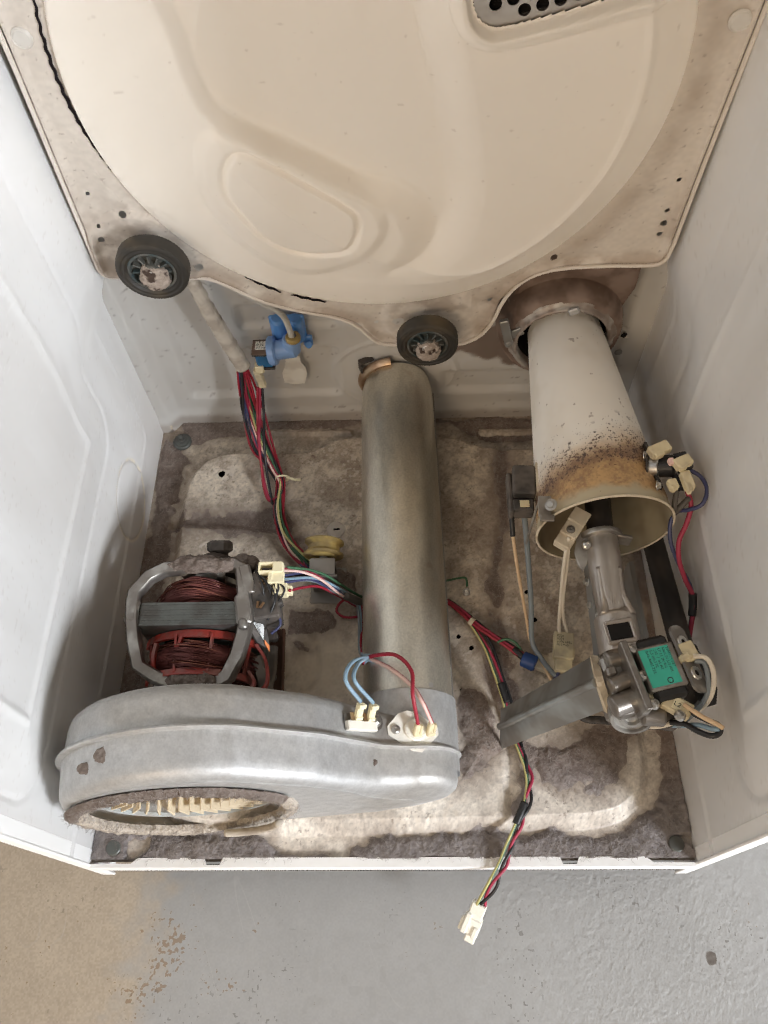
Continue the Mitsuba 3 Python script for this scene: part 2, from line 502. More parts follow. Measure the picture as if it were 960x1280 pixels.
# side panels: a large raised field with a sloping border, and a round knockout on the left one
def rrect(uv, x0, x1, y0, y1, r):
    c = V((x0 + x1) / 2, (y0 + y1) / 2)
    h = V((x1 - x0) / 2, (y1 - y0) / 2) - r
    q = np.abs(uv - c) - h
    return np.linalg.norm(np.maximum(q, 0), axis=1) + np.minimum(q.max(1), 0) - r


def side_h(knock, fold):
    def f(uv, P):
        d = rrect(P[:, 1:], 0.03, 0.475, 0.272, 2.0, 0.045)
        h = 0.008 * sstep(0.004, -0.066, d) - 0.0016 * np.exp(-(d / 0.0030)**2) + 0.0022 * np.exp(-((d + 0.066) / 0.0045)**2)
        e = rrect(P[:, 1:], -1, 0.545, 0.16, 2.0, 0.02)
        h = h + 0.0020 * np.exp(-(e / 0.004)**2)
        if knock:
            r = np.hypot(P[:, 1] - 0.432, P[:, 2] - 0.172)
            h = h - 0.0014 * np.exp(-((r - 0.052) / 0.0020)**2)
        t = np.clip((P[:, 1] - 0.30) / 0.236, 0, 1)
        h = h * (1 - 0.8 * t * sstep(0.38, 0.47, P[:, 2])) + fold * t**1.5 * sstep(0.36, 0.475, P[:, 2])     # folds in towards the bulkhead
        return h + 0.0012 * (fb(P, 5, 2) - 0.5)
    return f


def side_c(uv, P, h):
    c = np.tile([0.705, 0.708, 0.705], (len(P), 1))
    g = fb(P * [1, 1, 0.25], 9, 4, 3)
    c = lerp(c, [0.585, 0.575, 0.56], sstep(0.42, 0.75, g) * 0.55)
    low = sstep(0.26, 0.1, P[:, 2] + 0.1 * (fb(P, 22, 3, 8) - 0.5))
    c = lerp(c, [0.50, 0.46, 0.42], low * 0.30 * sstep(0.05, 0.3, P[:, 1]))
    run = fb(P * [1, 9, 1.2], 6, 4, 15)
    c = lerp(c, [0.50, 0.48, 0.455], sstep(0.50, 0.78, run) * 0.08)
    c = lerp(c, [0.80, 0.80, 0.79], sstep(0.475, 0.5, fb(P * [1, 3, 30], 9, 2, 18)) * sstep(0.525, 0.5, fb(P * [1, 3, 30], 9, 2, 18)) * sstep(0.5, 0.65, fb(P, 8, 3, 19)) * 0.25)
    sp = sstep(0.72, 0.82, fb(P, 200, 2, 5)) * sstep(0.35, 0.6, fb(P, 11, 3, 25))
    return lerp(c, [0.45, 0.415, 0.38], sp * 0.22)


def knock_c(uv, P, h):
    c = side_c(uv, P, h)
    r = np.hypot(P[:, 1] - 0.432, P[:, 2] - 0.172)
    a = np.arctan2(P[:, 2] - 0.172, P[:, 1] - 0.432)
    dark = np.exp(-((r - 0.0515) / 0.0016)**2)
    c = lerp(c, [0.42, 0.40, 0.37], dark * 0.6)
    bare = np.exp(-((r - 0.0535) / 0.0015)**2) * sstep(0.35, 0.55, fb(P, 120, 2, 4) + 0.25 * (np.cos(a + 2.6) > 0))
    return lerp(c, [0.80, 0.72, 0.58], np.clip(bare, 0, 1) * 0.9)


relief('side_panel', (-HW, 0, 0.02), (0, D, 0), (0, 0, 1.04), (1, 0, 0), 0.0020, side_h(True, 0.0425), knock_c, 'm_vertex_gloss', cab, label='left side panel with a round knockout low at the back')
relief('side_panel', (HW, 0, 0.02), (0, D, 0), (0, 0, 1.04), (-1, 0, 0), 0.0036, side_h(False, 0.0290), side_c, 'm_vertex_gloss', cab, label='right side panel with pressed creases')
for s in (-1, 1):
    add('outer_skin', box((s * (HW + 0.012), D / 2, 0.54), (0.004, D, 1.04)), 'm_enamel_side', cab)
    fl = MB().add(box((s * (HW + 0.0055), -0.0016, 0.54), (0.0150, 0.0030, 1.04), 0.0009), box((s * (HW + 0.0005), 0.007, 0.54), (0.0016, 0.016, 1.04), 0.0005))
    add('front_flange', fl, 'm_white_edge', cab)


# rear panel: pressed fields, ring round the exhaust hole
def rear_h(uv, P):
    Q = P[:, [0, 2]]
    h = np.zeros(len(P))
    for x0, x1, y0, y1 in ((-0.198, -0.06, 0.152, 0.262), (-0.285, -0.205, 0.152, 0.40), (0.07, 0.25, 0.150, 0.205), (-0.19, -0.05, 0.29, 0.34)):
        d = rrect(Q, x0, x1, y0, y1, 0.012)
        h -= 0.007 * sstep(0.0, -0.014, d)
    r = np.hypot(Q[:, 0] - 0.012, Q[:, 1] - 0.195)
    ring = 0.078 + 0.006 * np.sin(3 * np.arctan2(Q[:, 1] - .165, Q[:, 0] - 0.01))
    h += 0.0022 * np.exp(-((r - ring) / 0.003)**2)
    h += 0.004 * sstep(0.135, 0.118, Q[:, 1])
    for s, x in ((-1, -0.305), (1, 0.292)):
        h += 0.016 * sstep(0, 0.018, s * (Q[:, 0] - x)) 
    return h


def rear_c(uv, P, h):
    Q = P[:, [0, 2]]
    c = np.tile([0.53, 0.515, 0.485], (len(P), 1))
    c = lerp(c, [0.50, 0.475, 0.44], sstep(0.4, 0.7, fb(P, 16, 4, 2)) * 0.6)
    wob = (fb(P, 60, 4, 9) - 0.5) * 0.05
    patch = sdf(Q, [tuple(np.array(p)[[0, 2]]) for p in [(0.0754,0.611,0.2221), (0.0995,0.611,0.2374), (0.1265,0.611,0.23), (0.1709,0.611,0.2121), (0.1969,0.611,0.221), (0.2067,0.611,0.2677), (0.1624,0.611,0.2988), (0.082,0.611,0.2872)]]) + wob * 0.6
    c = lerp(c, [0.17, 0.125, 0.10], sstep(0.004, -0.006, patch) * 0.95)
    low = Q[:, 1] - 0.112 + wob * 0.25
    c = lerp(c, [0.30, 0.25, 0.21], sstep(0.012, 0.0, low) * 0.5)
    sp = sstep(0.77, 0.86, fb(P, 170, 2, 5))
    return lerp(c, [0.2, 0.17, 0.15], sp * 0.6)


relief('rear_panel', (-HW, D, ZP - 0.03), (2 * HW, 0, 0), (0, 0, 0.99), (0, -1, 0), 0.0028, rear_h, rear_c, 'm_vertex_paint', cab)
add('rear_skin', box((0, D + 0.02, 0.54), (2 * HW + 0.02, 0.003, 1.04)), 'm_enamel_side', cab)
add('top_panel', box((0, D / 2 + 0.008, 1.066), (2 * HW + 0.03, D + 0.01, 0.012), 0.003), 'm_enamel_side', cab)  # out of view, added to keep overhead light off the rear and drum

# base pan: pressed plateau, channels, dust and specks
PL = chaikin([p[:2] for p in [(-0.2831,0.034,0.12), (-0.2848,0.1564,0.12), (-0.2853,0.3008,0.12), (-0.2866,0.3648,0.12), (-0.2893,0.443,0.12), (-0.2886,0.4724,0.12), (-0.2847,0.4946,0.12), (-0.2731,0.5212,0.12), (-0.2522,0.5398,0.12), (-0.224,0.546,0.12), (-0.1146,0.5419,0.12), (-0.0978,0.5512,0.12), (-0.0697,0.57,0.12), (0.1003,0.567,0.12), (0.1298,0.5441,0.12), (0.2866,0.5402,0.12), (0.2994,0.4309,0.12), (0.3052,0.2921,0.12), (0.297,0.139,0.12), (0.2947,0.0851,0.12), (0.281,0.0602,0.12), (0.2472,0.0385,0.12), (0.1507,0.0356,0.12), (-0.0764,0.0315,0.12)]], 2)
G1 = chaikin([p[:2] for p in [(-0.3087,0.4472,0.12), (-0.1537,0.444,0.12), (-0.1302,0.4173,0.12), (-0.1135,0.3665,0.12), (-0.0945,0.3429,0.12), (-0.1188,0.348,0.12), (-0.1493,0.379,0.12), (-0.1679,0.4131,0.12), (-0.3044,0.4158,0.12)]], 2)
G2 = chaikin([p[:2] for p in [(0.1457,0.5582,0.115), (0.1764,0.5575,0.115), (0.1703,0.4365,0.115), (0.1582,0.376,0.115), (0.1476,0.3299,0.115), (0.1578,0.2641,0.115), (0.1568,0.2024,0.115), (0.159,0.149,0.115), (0.1411,0.0986,0.115), (0.1478,0.0464,0.115), (0.1352,0.0215,0.115), (0.1277,0.0636,0.115), (0.1351,0.1168,0.115), (0.1105,0.2029,0.115), (0.1301,0.2968,0.115), (0.1282,0.3648,0.115), (0.1522,0.4244,0.115)]], 2)
G3 = chaikin([p[:2] for p in [(-0.1112,0.2657,0.12), (-0.085,0.2654,0.12), (-0.079,0.1875,0.12), (-0.1497,0.1745,0.12), (-0.1514,0.1961,0.12), (-0.1027,0.1976,0.12)]], 2)
BEAD = [p[:2] for p in [(-0.1973,0.5919,0.11), (-0.0535,0.5881,0.11), (-0.0533,0.5796,0.11), (-0.1966,0.5833,0.11)]]
BEAD2 = [p[:2] for p in [(0.1304,0.5847,0.11), (0.2938,0.5833,0.11), (0.2924,0.572,0.11), (0.1298,0.5734,0.11)]]
LINT = [
    ([p[:2] for p in [(-0.3456,-0.0044,0.103), (-0.3312,0.6196,0.103), (-0.3166,0.6192,0.103), (-0.2937,0.5607,0.103), (-0.263,0.5713,0.103), (-0.2189,0.5802,0.103), (-0.0774,0.5837,0.103), (-0.0636,0.5949,0.103), (0.0869,0.5938,0.103), (0.1209,0.5715,0.103), (0.1548,0.5608,0.103), (0.2007,0.5597,0.103), (0.2922,0.5602,0.103), (0.3581,0.5446,0.103), (0.3667,0.6008,0.103), (-0.3434,0.62,0.103)]], 0.010),
    ([p[:2] for p in [(-0.331,0.5831,0.103), (-0.2861,0.5465,0.103), (-0.3001,0.4923,0.103), (-0.2962,0.4274,0.103), (-0.2962,0.3782,0.103), (-0.2934,0.1611,0.103), (-0.2849,0.0417,0.103), (-0.2515,0.033,0.103), (-0.1414,0.0275,0.103), (-0.1222,0.0107,0.103), (-0.0505,0.0088,0.103), (-0.0491,0.0238,0.103), (0.0119,0.0286,0.103), (0.1016,0.0333,0.103), (0.1548,0.0297,0.103), (0.2614,0.0327,0.103), (0.2967,0.0605,0.103), (0.308,0.0912,0.103), (0.3078,0.1463,0.103), (0.3201,0.2991,0.103), (0.3204,0.4403,0.103), (0.3741,0.4392,0.103), (0.3411,-0.0101,0.103), (-0.3538,-0.0085,0.103)]], 0.016),
    ([p[:2] for p in [(0.1488,0.5395,0.118), (0.1728,0.5444,0.118), (0.1667,0.4348,0.118), (0.1557,0.3745,0.118), (0.1432,0.3286,0.118), (0.1535,0.263,0.118), (0.1545,0.2014,0.118), (0.1586,0.1482,0.118), (0.1678,0.1158,0.118), (0.1552,0.0544,0.118), (0.1367,0.0443,0.118), (0.1499,0.0979,0.118), (0.1375,0.1531,0.118), (0.1103,0.2019,0.118), (0.1278,0.2956,0.118), (0.1279,0.3633,0.118), (0.1497,0.4228,0.118)]], 0.020),
    ([p[:2] for p in [(-0.1305,0.3014,0.121), (-0.1158,0.2957,0.121), (-0.0749,0.2929,0.121), (-0.0643,0.2797,0.121), (-0.068,0.269,0.121), (-0.0838,0.2629,0.121), (-0.131,0.2614,0.121), (-0.1098,0.2422,0.121), (-0.1009,0.242,0.121), (-0.1256,0.2549,0.121)]], 0.014),
    ([p[:2] for p in [(-0.0795,0.3654,0.121), (-0.0476,0.3509,0.121), (-0.0316,0.3244,0.121), (-0.0344,0.3055,0.121), (-0.0571,0.3136,0.121), (-0.0837,0.3366,0.121), (-0.1112,0.366,0.121)]], 0.016),
    ([p[:2] for p in [(0.0705,0.172,0.121), (0.0956,0.2011,0.121), (0.1184,0.1812,0.121), (0.1284,0.1199,0.121), (0.1036,0.0887,0.121), (0.0759,0.0758,0.121), (0.0872,0.1248,0.121)]], 0.030),
    ([p[:2] for p in [(0.1884,0.124,0.121), (0.2376,0.1514,0.121), (0.2817,0.1371,0.121), (0.2846,0.0964,0.121), (0.2541,0.0704,0.121), (0.1924,0.0751,0.121), (0.1694,0.0971,0.121)]], 0.05),
    ([p[:2] for p in [(-0.3078,0.4428,0.121), (-0.1533,0.4396,0.121), (-0.13,0.4168,0.121), (-0.1059,0.3659,0.121), (-0.1193,0.3603,0.121), (-0.1563,0.405,0.121), (-0.3043,0.4177,0.121)]], 0.028),
]
BARE = [
    [p[:2] for p in [(-0.1202,0.0216,0.121), (-0.1006,0.0199,0.121), (-0.0799,0.0116,0.121), (-0.0998,0.0052,0.121), (-0.138,0.0216,0.121)]],
    [p[:2] for p in [(-0.2958,0.023,0.103), (-0.2734,0.0263,0.103), (-0.2712,0.0178,0.103), (-0.2836,0.0037,0.103), (-0.2949,0.0062,0.103)]],
    [p[:2] for p in [(0.3168,0.0225,0.103), (0.3402,0.0307,0.103), (0.3385,0.0125,0.103), (0.3255,0.0224,0.103)]],
]
FRONTGLOW = (0.0661,0.0545,0.12)


def pan_fields(P):
    Q = P[:, :2]
    w = (fb(Q, 28, 4, 1) - 0.5)
    w2 = (fb(Q, 110, 3, 2) - 0.5)
    h = 0.023 * sstep(0.005, -0.011, sdf(Q, PL))
    h -= 0.010 * sstep(0.002, -0.011, sdf(Q, G1))
    h -= 0.006 * sstep(0.004, -0.012, sdf(Q, G2))
    h -= 0.003 * sstep(0.002, -0.008, sdf(Q, G3))
    h += 0.004 * sstep(0.003, -0.004, sdf(Q, BEAD)) + 0.004 * sstep(0.003, -0.004, sdf(Q, BEAD2))
    h += 0.0015 * w
    lint = np.zeros(len(P))
    for poly, soft in LINT:
        d = sdf(Q, poly) + w * soft * 1.5 + w2 * 0.008
        lint = np.maximum(lint, sstep(0.45 * soft + 0.003, -0.6 * soft - 0.004, d))
    for poly in BARE:
        lint *= sstep(-0.003, 0.003, sdf(Q, poly) + w2 * 0.01)
    lint *= sstep(0.001, 0.004, -sdf(Q, BEAD2) * -1 + w2 * 0.01 + 0.002)
    lint *= sstep(0.001, 0.004, sdf(Q, BEAD) + w2 * 0.012 + 0.001)
    return Q, w, w2, h, lint


def pan_color(Q, P, h, lint, w, w2):
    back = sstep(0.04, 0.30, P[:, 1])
    c = lerp([0.70, 0.68, 0.65], [0.56, 0.505, 0.435], back)  # pale front to browner rear: light fading with depth, painted in
    blot = sstep(0.42, 0.64, fb(Q, 19, 5, 11))
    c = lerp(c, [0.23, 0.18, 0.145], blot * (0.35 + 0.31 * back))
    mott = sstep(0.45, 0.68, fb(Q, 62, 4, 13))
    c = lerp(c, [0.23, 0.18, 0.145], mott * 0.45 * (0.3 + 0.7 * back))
    grain = 0.5 * fb(Q, 230, 3, 21) + 0.5 * fb(Q, 620, 2, 22)
    c = c * (0.45 + 1.05 * grain)[:, None]
    white = sstep(0.60, 0.72, fb(Q, 160, 3, 31)) * sstep(0.35, 0.6, fb(Q, 14, 3, 33))
    c = lerp(c, [0.62, 0.58, 0.53], white * 0.55)
    sp = sstep(0.70, 0.80, fb(Q, 240, 3, 41)) * sstep(0.35, 0.65, fb(Q, 26, 3, 43))
    c = lerp(c, [0.13, 0.095, 0.075], sp * 0.6)
    clean = np.exp(-((Q[:, 0] + 0.085)**2 / 0.004 + (Q[:, 1] - 0.22)**2 / 0.006))
    c = lerp(c, [0.55, 0.49, 0.40], np.clip(clean * 1.0 - blot * 0.25, 0, 1) * 0.85)
    soft_ = np.zeros(len(P))
    for poly, _s in LINT:
        soft_ = np.maximum(soft_, sstep(0.030, -0.006, sdf(Q, poly) + w * 0.05 + w2 * 0.012))
    c = lerp(c, [0.235, 0.19, 0.16], soft_ * (0.12 + (0.4 + 0.2 * back) * fb(Q, 180, 3, 47)))
    c = lerp(c, [0.20, 0.158, 0.134], lint * 0.8) * np.array([1.0, 0.965, 0.91])
    return c


def holes_drop(uv, P):
    d = np.zeros(len(P), bool)
    for x, y, r in PANHOLES:
        d |= np.hypot(P[:, 0] - x, P[:, 1] - y) < r
    return d


PANHOLES = [(x, y, r) for x, y, z, r in [(-0.2333,0.5014,0.12,0.0042), (0.0865,0.2557,0.12,0.0022), (0.1016,0.2409,0.12,0.0022), (0.0883,0.1877,0.12,0.0024), (0.1755,0.3149,0.12,0.002), (0.1821,0.2767,0.12,0.0022), (0.2276,0.1212,0.12,0.0024), (-0.0853,0.3754,0.12,0.0017), (-0.022,0.1888,0.12,0.002)]]
store = {}


def pan_h(uv, P):
    store['f'] = pan_fields(P)
    return store['f'][3]


relief('base_pan', (-HW, 0.002, ZP), (2 * HW, 0, 0), (0, D - 0.004, 0), (0, 0, 1), 0.00115, pan_h,
       lambda uv, P, h: pan_color(store['f'][0], P, h, store['f'][4], store['f'][1], store['f'][2]), 'm_vertex_paint', cab, drop=holes_drop)
add('underside', box((0, D / 2, 0.072), (2 * HW - 0.01, D - 0.03, 0.004)), 'm_hole', cab)

# the lint lying on the pan: a matted layer with its own thickness
P, F = grid((-HW + 0.001, 0.004, ZP), (2 * HW - 0.002, 0, 0), (0, D - 0.008, 0), 760, 690)
Q, w, w2, h, lint = pan_fields(P)
big = fb(Q, 75, 4, 51)
fine = fb(Q, 330, 3, 61)
fr_ = np.maximum(sstep(0.11, 0.05, Q[:, 1]), np.exp(-((Q[:, 0] - 0.13)**2 + (Q[:, 1] - 0.10)**2) / 0.004))
thick = (0.0012 + 0.0060 * fr_) * lint
tz = h + (lint - 0.55) * 0.0024 + sstep(0.4, 1.0, lint) * thick * (0.3 + 0.9 * fb(Q, 42, 3, 52)) + lint * (big - 0.5) * 0.0012 + lint * (fine - 0.5) * (0.0006 + 0.0008 * fr_) + lint * (fb(Q, 900, 2, 63) - 0.5) * 0.0007
mix_ = np.clip(0.30 * sstep(0.35, 0.68, big) + 0.8 * (fine - 0.34) + 0.5 * (fb(Q, 900, 2, 63) - 0.5), 0, 1)
col = lerp([0.15, 0.112, 0.093], [0.29, 0.245, 0.215], mix_)
col = lerp(col, lerp([0.17, 0.155, 0.157], [0.335, 0.31, 0.308], mix_), sstep(0.14, 0.03, Q[:, 1]) * 0.85)  # cool light at the front painted into the lint as purple grey
col = lerp(col, [0.40, 0.35, 0.30], sstep(0.70, 0.45, lint) * 0.25)
keep = lint > 0.25
F = F[keep[F].all(1)]
m = trimesh.Trimesh(P + tz[:, None] * V(0, 0, 1), F, process=False)
used = np.unique(F)
re_i = np.full(len(P), -1)
re_i[used] = np.arange(len(used))
k = add('lint_mat', trimesh.Trimesh(m.vertices[used], re_i[F], process=False), 'm_vertex_matte', None, smooth=True, color=col[used])
labels[k] = {'label': 'grey brown matted lint lying in the channels of the base pan', 'category': 'lint', 'kind': 'stuff'}

# loose hairs of lint standing out of the mat
def fibres(points, n, lmin, lmax, r, seed, lift=0.5):
    """Short curled hairs rooted at random points."""
    rg = np.random.default_rng(seed)
    o = points[rg.integers(0, len(points), n)]
    a = rg.uniform(0, 2 * np.pi, n)
    d = np.c_[np.cos(a), np.sin(a), rg.uniform(0.1, lift, n)]
    L_ = rg.uniform(lmin, lmax, n)
    b = a + rg.uniform(-2.2, 2.2, n)
    e = np.c_[np.cos(b), np.sin(b), rg.uniform(-0.5, lift, n)]
    S = 6
    t = np.linspace(0, 1, S)
    p = o[:, None] + L_[:, None, None] * (t[None, :, None] * d[:, None] + (t**2)[None, :, None] * 0.7 * (e - d)[:, None])
    u = np.cross(d, [0, 0, 1.0])
    u /= np.linalg.norm(u, axis=1, keepdims=True)
    v = np.cross(d, u)
    ring = [u, -0.5 * u + 0.87 * v, -0.5 * u - 0.87 * v]
    q = np.stack([p + r * w_[:, None] for w_ in ring], 2)            # n, S, 3, 3
    idx = np.arange(n * S * 3).reshape(n, S, 3)
    f = []
    for k_ in range(3):
        a0, a1, b0, b1 = idx[:, :-1, k_], idx[:, 1:, k_], idx[:, :-1, (k_ + 1) % 3], idx[:, 1:, (k_ + 1) % 3]
        f += [np.stack([a0, b0, b1], -1).reshape(-1, 3), np.stack([a0, b1, a1], -1).reshape(-1, 3)]
    return trimesh.Trimesh(q.reshape(-1, 3), np.vstack(f), process=False)


mv = m.vertices[used]
lw = lint[used] * (0.25 + 0.75 * fr_[used])
mv = mv[np.random.default_rng(1).random(len(mv)) < lw]
k = add('lint_fibre', fibres(mv, 9000, 0.003, 0.010, 0.00014, 6), 'm_lint_hair', None, smooth=False)
labels[k] = {'label': 'loose curled hairs of lint over the dusty base pan', 'category': 'lint', 'kind': 'stuff'}

# front lip of the pan with its cut-outs, skirt and the two front bolts
lip = sg.box(-HW + 0.001, -0.0045, HW - 0.001, 0.0055)
for x0, x1, dep in ((-0.206, -0.185, 0.0075), (0.187, 0.208, 0.0075)):
    lip = lip.difference(sg.Polygon([(x0, 0.0056), (x0 + 0.003, 0.0055 - dep), (x1 - 0.003, 0.0055 - dep), (x1, 0.0056)]))
for s in (-1, 1):
    lip = lip.difference(sg.Polygon([(s * HW, 0.006), (s * (HW - 0.055), 0.006), (s * (HW - 0.047), -0.0005), (s * HW, -0.0005)]))
mb = MB().add(extr(lip, 0.0022, None, (0, 0, ZP + 0.004)), box((0, -0.0042, ZP - 0.006), (2 * HW - 0.004, 0.0016, 0.022), 0.0004))
add('front_lip', mb, 'm_white_edge', cab, smooth=False)
add('skirt', box((0, -0.0015, 0.075), (2 * HW - 0.02, 0.0016, 0.05), 0.0004), 'm_black_dusty', cab)
for p in [(-0.3099,0.0162,0.104), (0.3158,0.0182,0.104)]:
    add('bolt_head', lathe([(0, 0.004), (0.0075, 0.0038), (0.0085, 0.003), (0.0088, 0), (0.0088, -0.006)], p, (0, 0, 1), 24), 'm_stack', cab)
p = V(*(-0.3034,0.5723,0.103))
mb = MB().add(lathe([(0, .0022), (0.0125, .002), (0.0135, 0.001), (0.0135, -0.003)], p, n=28), hexhead(p + [0, 0, 0.002], (0, 0, 1), 0.0068, 0.005), cyl(p + [0, 0, .006], p + [0, 0, 0.012], 0.0035))
add('rear_bolt', mb, 'm_stack', cab)
add('corner_clip', fluff(trimesh.creation.icosphere(3, 1).apply_transform(np.diag([0.004, 0.005, 0.012, 1])).apply_translation((-0.3221,0.5966,0.112)), 0.004, 300), 'm_ceramic', cab, label='cream plastic clip in the rear left corner')
for sx in (-1, 1):
    for y in (0.05, D - 0.05):
        add('levelling_foot', MB().add(cyl((sx * 0.29, y, 0.02), (sx * 0.29, y, 0.10), 0.006), cyl((sx * 0.29, y, 0.0), (sx * 0.29, y, 0.022), 0.02, 0.014)), 'm_black', cab)

# ------------------------------------------------------------------ bulkhead with the back of the drum
YB = 0.53
CD, RD = V(0.0054, 0.675), 0.2564
bul = thing('drum_bulkhead', 'beige dusty bulkhead plate carrying the drum back and two rollers, across the upper half', 'bulkhead')
outl = [(-0.2837,0.53,0.8266), (-0.2843,0.53,0.7933), (-0.2828,0.53,0.7216), (-0.2869,0.53,0.5849), (-0.2892,0.53,0.4947), (-0.2902,0.53,0.4752), (-0.2844,0.53,0.4672), (-0.2696,0.53,0.4656), (-0.2295,0.53,0.463), (-0.1904,0.53,0.4627), (-0.1772,0.53,0.461), (-0.1599,0.53,0.4502), (-0.1257,0.53,0.4241), (-0.0838,0.53,0.4079), (-0.0491,0.53,0.3991), (-0.0259,0.53,0.3842), (-0.0108,0.53,0.3612), (-0.001,0.53,0.3526), (0.0166,0.53,0.3506), (0.0632,0.53,0.3475), (0.0911,0.53,0.3479), (0.1135,0.53,0.3606), (0.1264,0.53,0.3838), (0.1343,0.53,0.4158), (0.1467,0.53,0.4389), (0.1643,0.53,0.454), (0.1898,0.53,0.4619), (0.2389,0.53,0.4634), (0.2802,0.53,0.4619), (0.2929,0.53,0.4636), (0.2988,0.53,0.4751), (0.3001,0.53,0.5306), (0.3014,0.53,0.5792), (0.3067,0.53,0.7227), (0.3091,0.53,0.7759), (0.3189,0.53,0.8038)]
B2 = np.array([(p[0], p[2]) for p in outl])
ring = sg.Polygon(B2).buffer(0).intersection(sg.box(-0.45, 0.3, 0.45, 1.04))
bp = np.array(ring.exterior.coords)[:-1]
lo, hi = bp.min(0), bp.max(0)
R_XZ = np.stack([V(1, 0, 0), V(0, 0, 1), V(0, -1, 0)], 1)     # draw in (x, z), thickness towards the front


def bulk_h(uv, P):
    Q = P[:, [0, 2]]
    d = sdf(Q, bp)
    r = np.hypot(*(Q - CD).T)
    h = 0.0035 * np.exp(-(((-d) - 0.006) / 0.004)**2) + 0.006 * sstep(-0.004, 0.0, d) * -1
    h += 0.003 * sstep(RD + 0.03, RD + 0.010, r)
    # ledges pressed round the two rollers
    for c, rr in (((-0.236, 0.492), 0.058), ((0.055, 0.395), 0.052)):
        q = np.hypot(*(Q - np.array(c)).T)
        h += 0.004 * sstep(rr + 0.004, rr - 0.006, q)
    for x, z, s, a in BUMPS:
        h += a * np.exp(-((Q[:, 0] - x)**2 + (Q[:, 1] - z)**2) / s**2)
    return h


BUMPS = [(p[0], p[2], p[3], p[4]) for p in [(0.2628,0.53,0.5583,0.008,0.003), (0.1238,0.53,0.4162,0.01,-0.003), (-0.2675,0.53,0.716,0.007,0.0015), (0.2906,0.53,0.7086,0.007,0.0015)]]


def bulk_c(uv, P, h):
    Q = P[:, [0, 2]]
    d = -sdf(Q, bp)
    c = np.tile([0.62, 0.56, 0.49], (len(P), 1))
    c = lerp(c, [0.54, 0.475, 0.41], sstep(0.42, 0.7, fb(P, 14, 4, 4)) * 0.35)
    c = c * (0.92 + 0.16 * fb(P, 260, 2, 6))[:, None]
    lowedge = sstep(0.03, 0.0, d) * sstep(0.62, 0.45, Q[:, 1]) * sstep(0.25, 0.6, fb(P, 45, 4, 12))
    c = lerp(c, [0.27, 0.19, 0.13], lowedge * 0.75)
    r = np.hypot(*(Q - CD).T)
    grime = np.exp(-((r - RD - 0.012) / 0.012)**2) * (Q[:, 0] > 0.1) * fb(P, 40, 4, 3)
    c = lerp(c, [0.33, 0.25, 0.18], np.clip(grime, 0, 1) * 0.8)
    for x, z, s in ((-0.236, 0.505, 0.06), (-0.27, 0.475, 0.03), (0.055, 0.41, 0.05)):
        g = np.exp(-((Q[:, 0] - x)**2 + (Q[:, 1] - z)**2) / s**2)
        c = lerp(c, [0.30, 0.24, 0.19], np.clip(g * sstep(0.3, 0.6, fb(P, 70, 4, 17)), 0, 1) * 0.7)
    for x, z, s, a in BUMPS[:2]:
        g = np.exp(-((Q[:, 0] - x)**2 + (Q[:, 1] - z)**2) / (s * 0.7)**2) * sstep(0.3, 0.6, fb(P, 150, 3, 18))
        c = lerp(c, [0.22, 0.17, 0.13], np.clip(g, 0, 1) * 0.9)
    sp = sstep(0.74, 0.83, fb(P, 240, 2, 5))
    return lerp(c, [0.30, 0.24, 0.19], sp * 0.6)


HOLES = [(p[0], p[2], p[3]) for p in [(-0.2414,0.53,0.5479,0.0028), (-0.2686,0.53,0.57,0.0014), (-0.1834,0.53,0.4811,0.0042), (0.0204,0.53,0.3928,0.0055), (0.1808,0.53,0.4784,0.0028), (0.2839,0.53,0.5645,0.0014), (-0.2695,0.53,0.5346,0.0016), (-0.2718,0.53,0.5188,0.0026), (0.2819,0.53,0.5304,0.0016), (0.2828,0.53,0.5151,0.0026), (0.2814,0.53,0.5024,0.002), (0.1204,0.53,0.4163,0.002), (-0.004,0.53,0.3886,0.002)]]


def bulk_drop(uv, P):
    Q = P[:, [0, 2]]
    q = Q - CD
    r, a = np.hypot(*q.T), np.degrees(np.arctan2(q[:, 1], q[:, 0]))
    out = (sdf(Q, bp) > 0.0) | (r < RD - 0.012)
    for x, z, s in HOLES:
        out |= np.hypot(Q[:, 0] - x, Q[:, 1] - z) < s
    return out


relief('plate', (lo[0] - 0.002, YB, lo[1] - 0.002), (hi[0] - lo[0] + 0.004, 0, 0), (0, 0, hi[1] - lo[1] + 0.004), (0, -1, 0), 0.0013, bulk_h, bulk_c, 'm_vertex_paint', bul, drop=bulk_drop)
# rolled edge along the outline, and the shadow box behind the seal gap
e3 = [(x, YB - 0.001, z) for x, z in chaikin(bp, 1)]
lowpart = [p for p in e3]
add('rolled_edge', tube(np.vstack([lowpart, lowpart[:1]]), 0.0024, 6, smooth=False), 'm_bulkhead_edge', bul, smooth=True)
back_ring = sg.Point(*CD).buffer(RD + 0.012, 64).difference(sg.Point(*CD).buffer(RD - 0.03, 64)).intersection(sg.box(-1, 0.3, 1, 0.96))
add('seal_channel', extr(back_ring, 0.002, R_XZ, (0, YB + 0.018, 0)), 'm_hole', bul, smooth=False)
for p in [(-0.2665,0.528,0.7172), (0.2898,0.528,0.7097)]:
    add('plug_button', lathe([(0, 0.0024), (0.0062, 0.0022), (0.0072, 0.0014), (0.0078, 0.0020), (0.0086, 0.0012), (0.0088, 0)], p, (0, -1, 0), 28), 'm_button', bul)

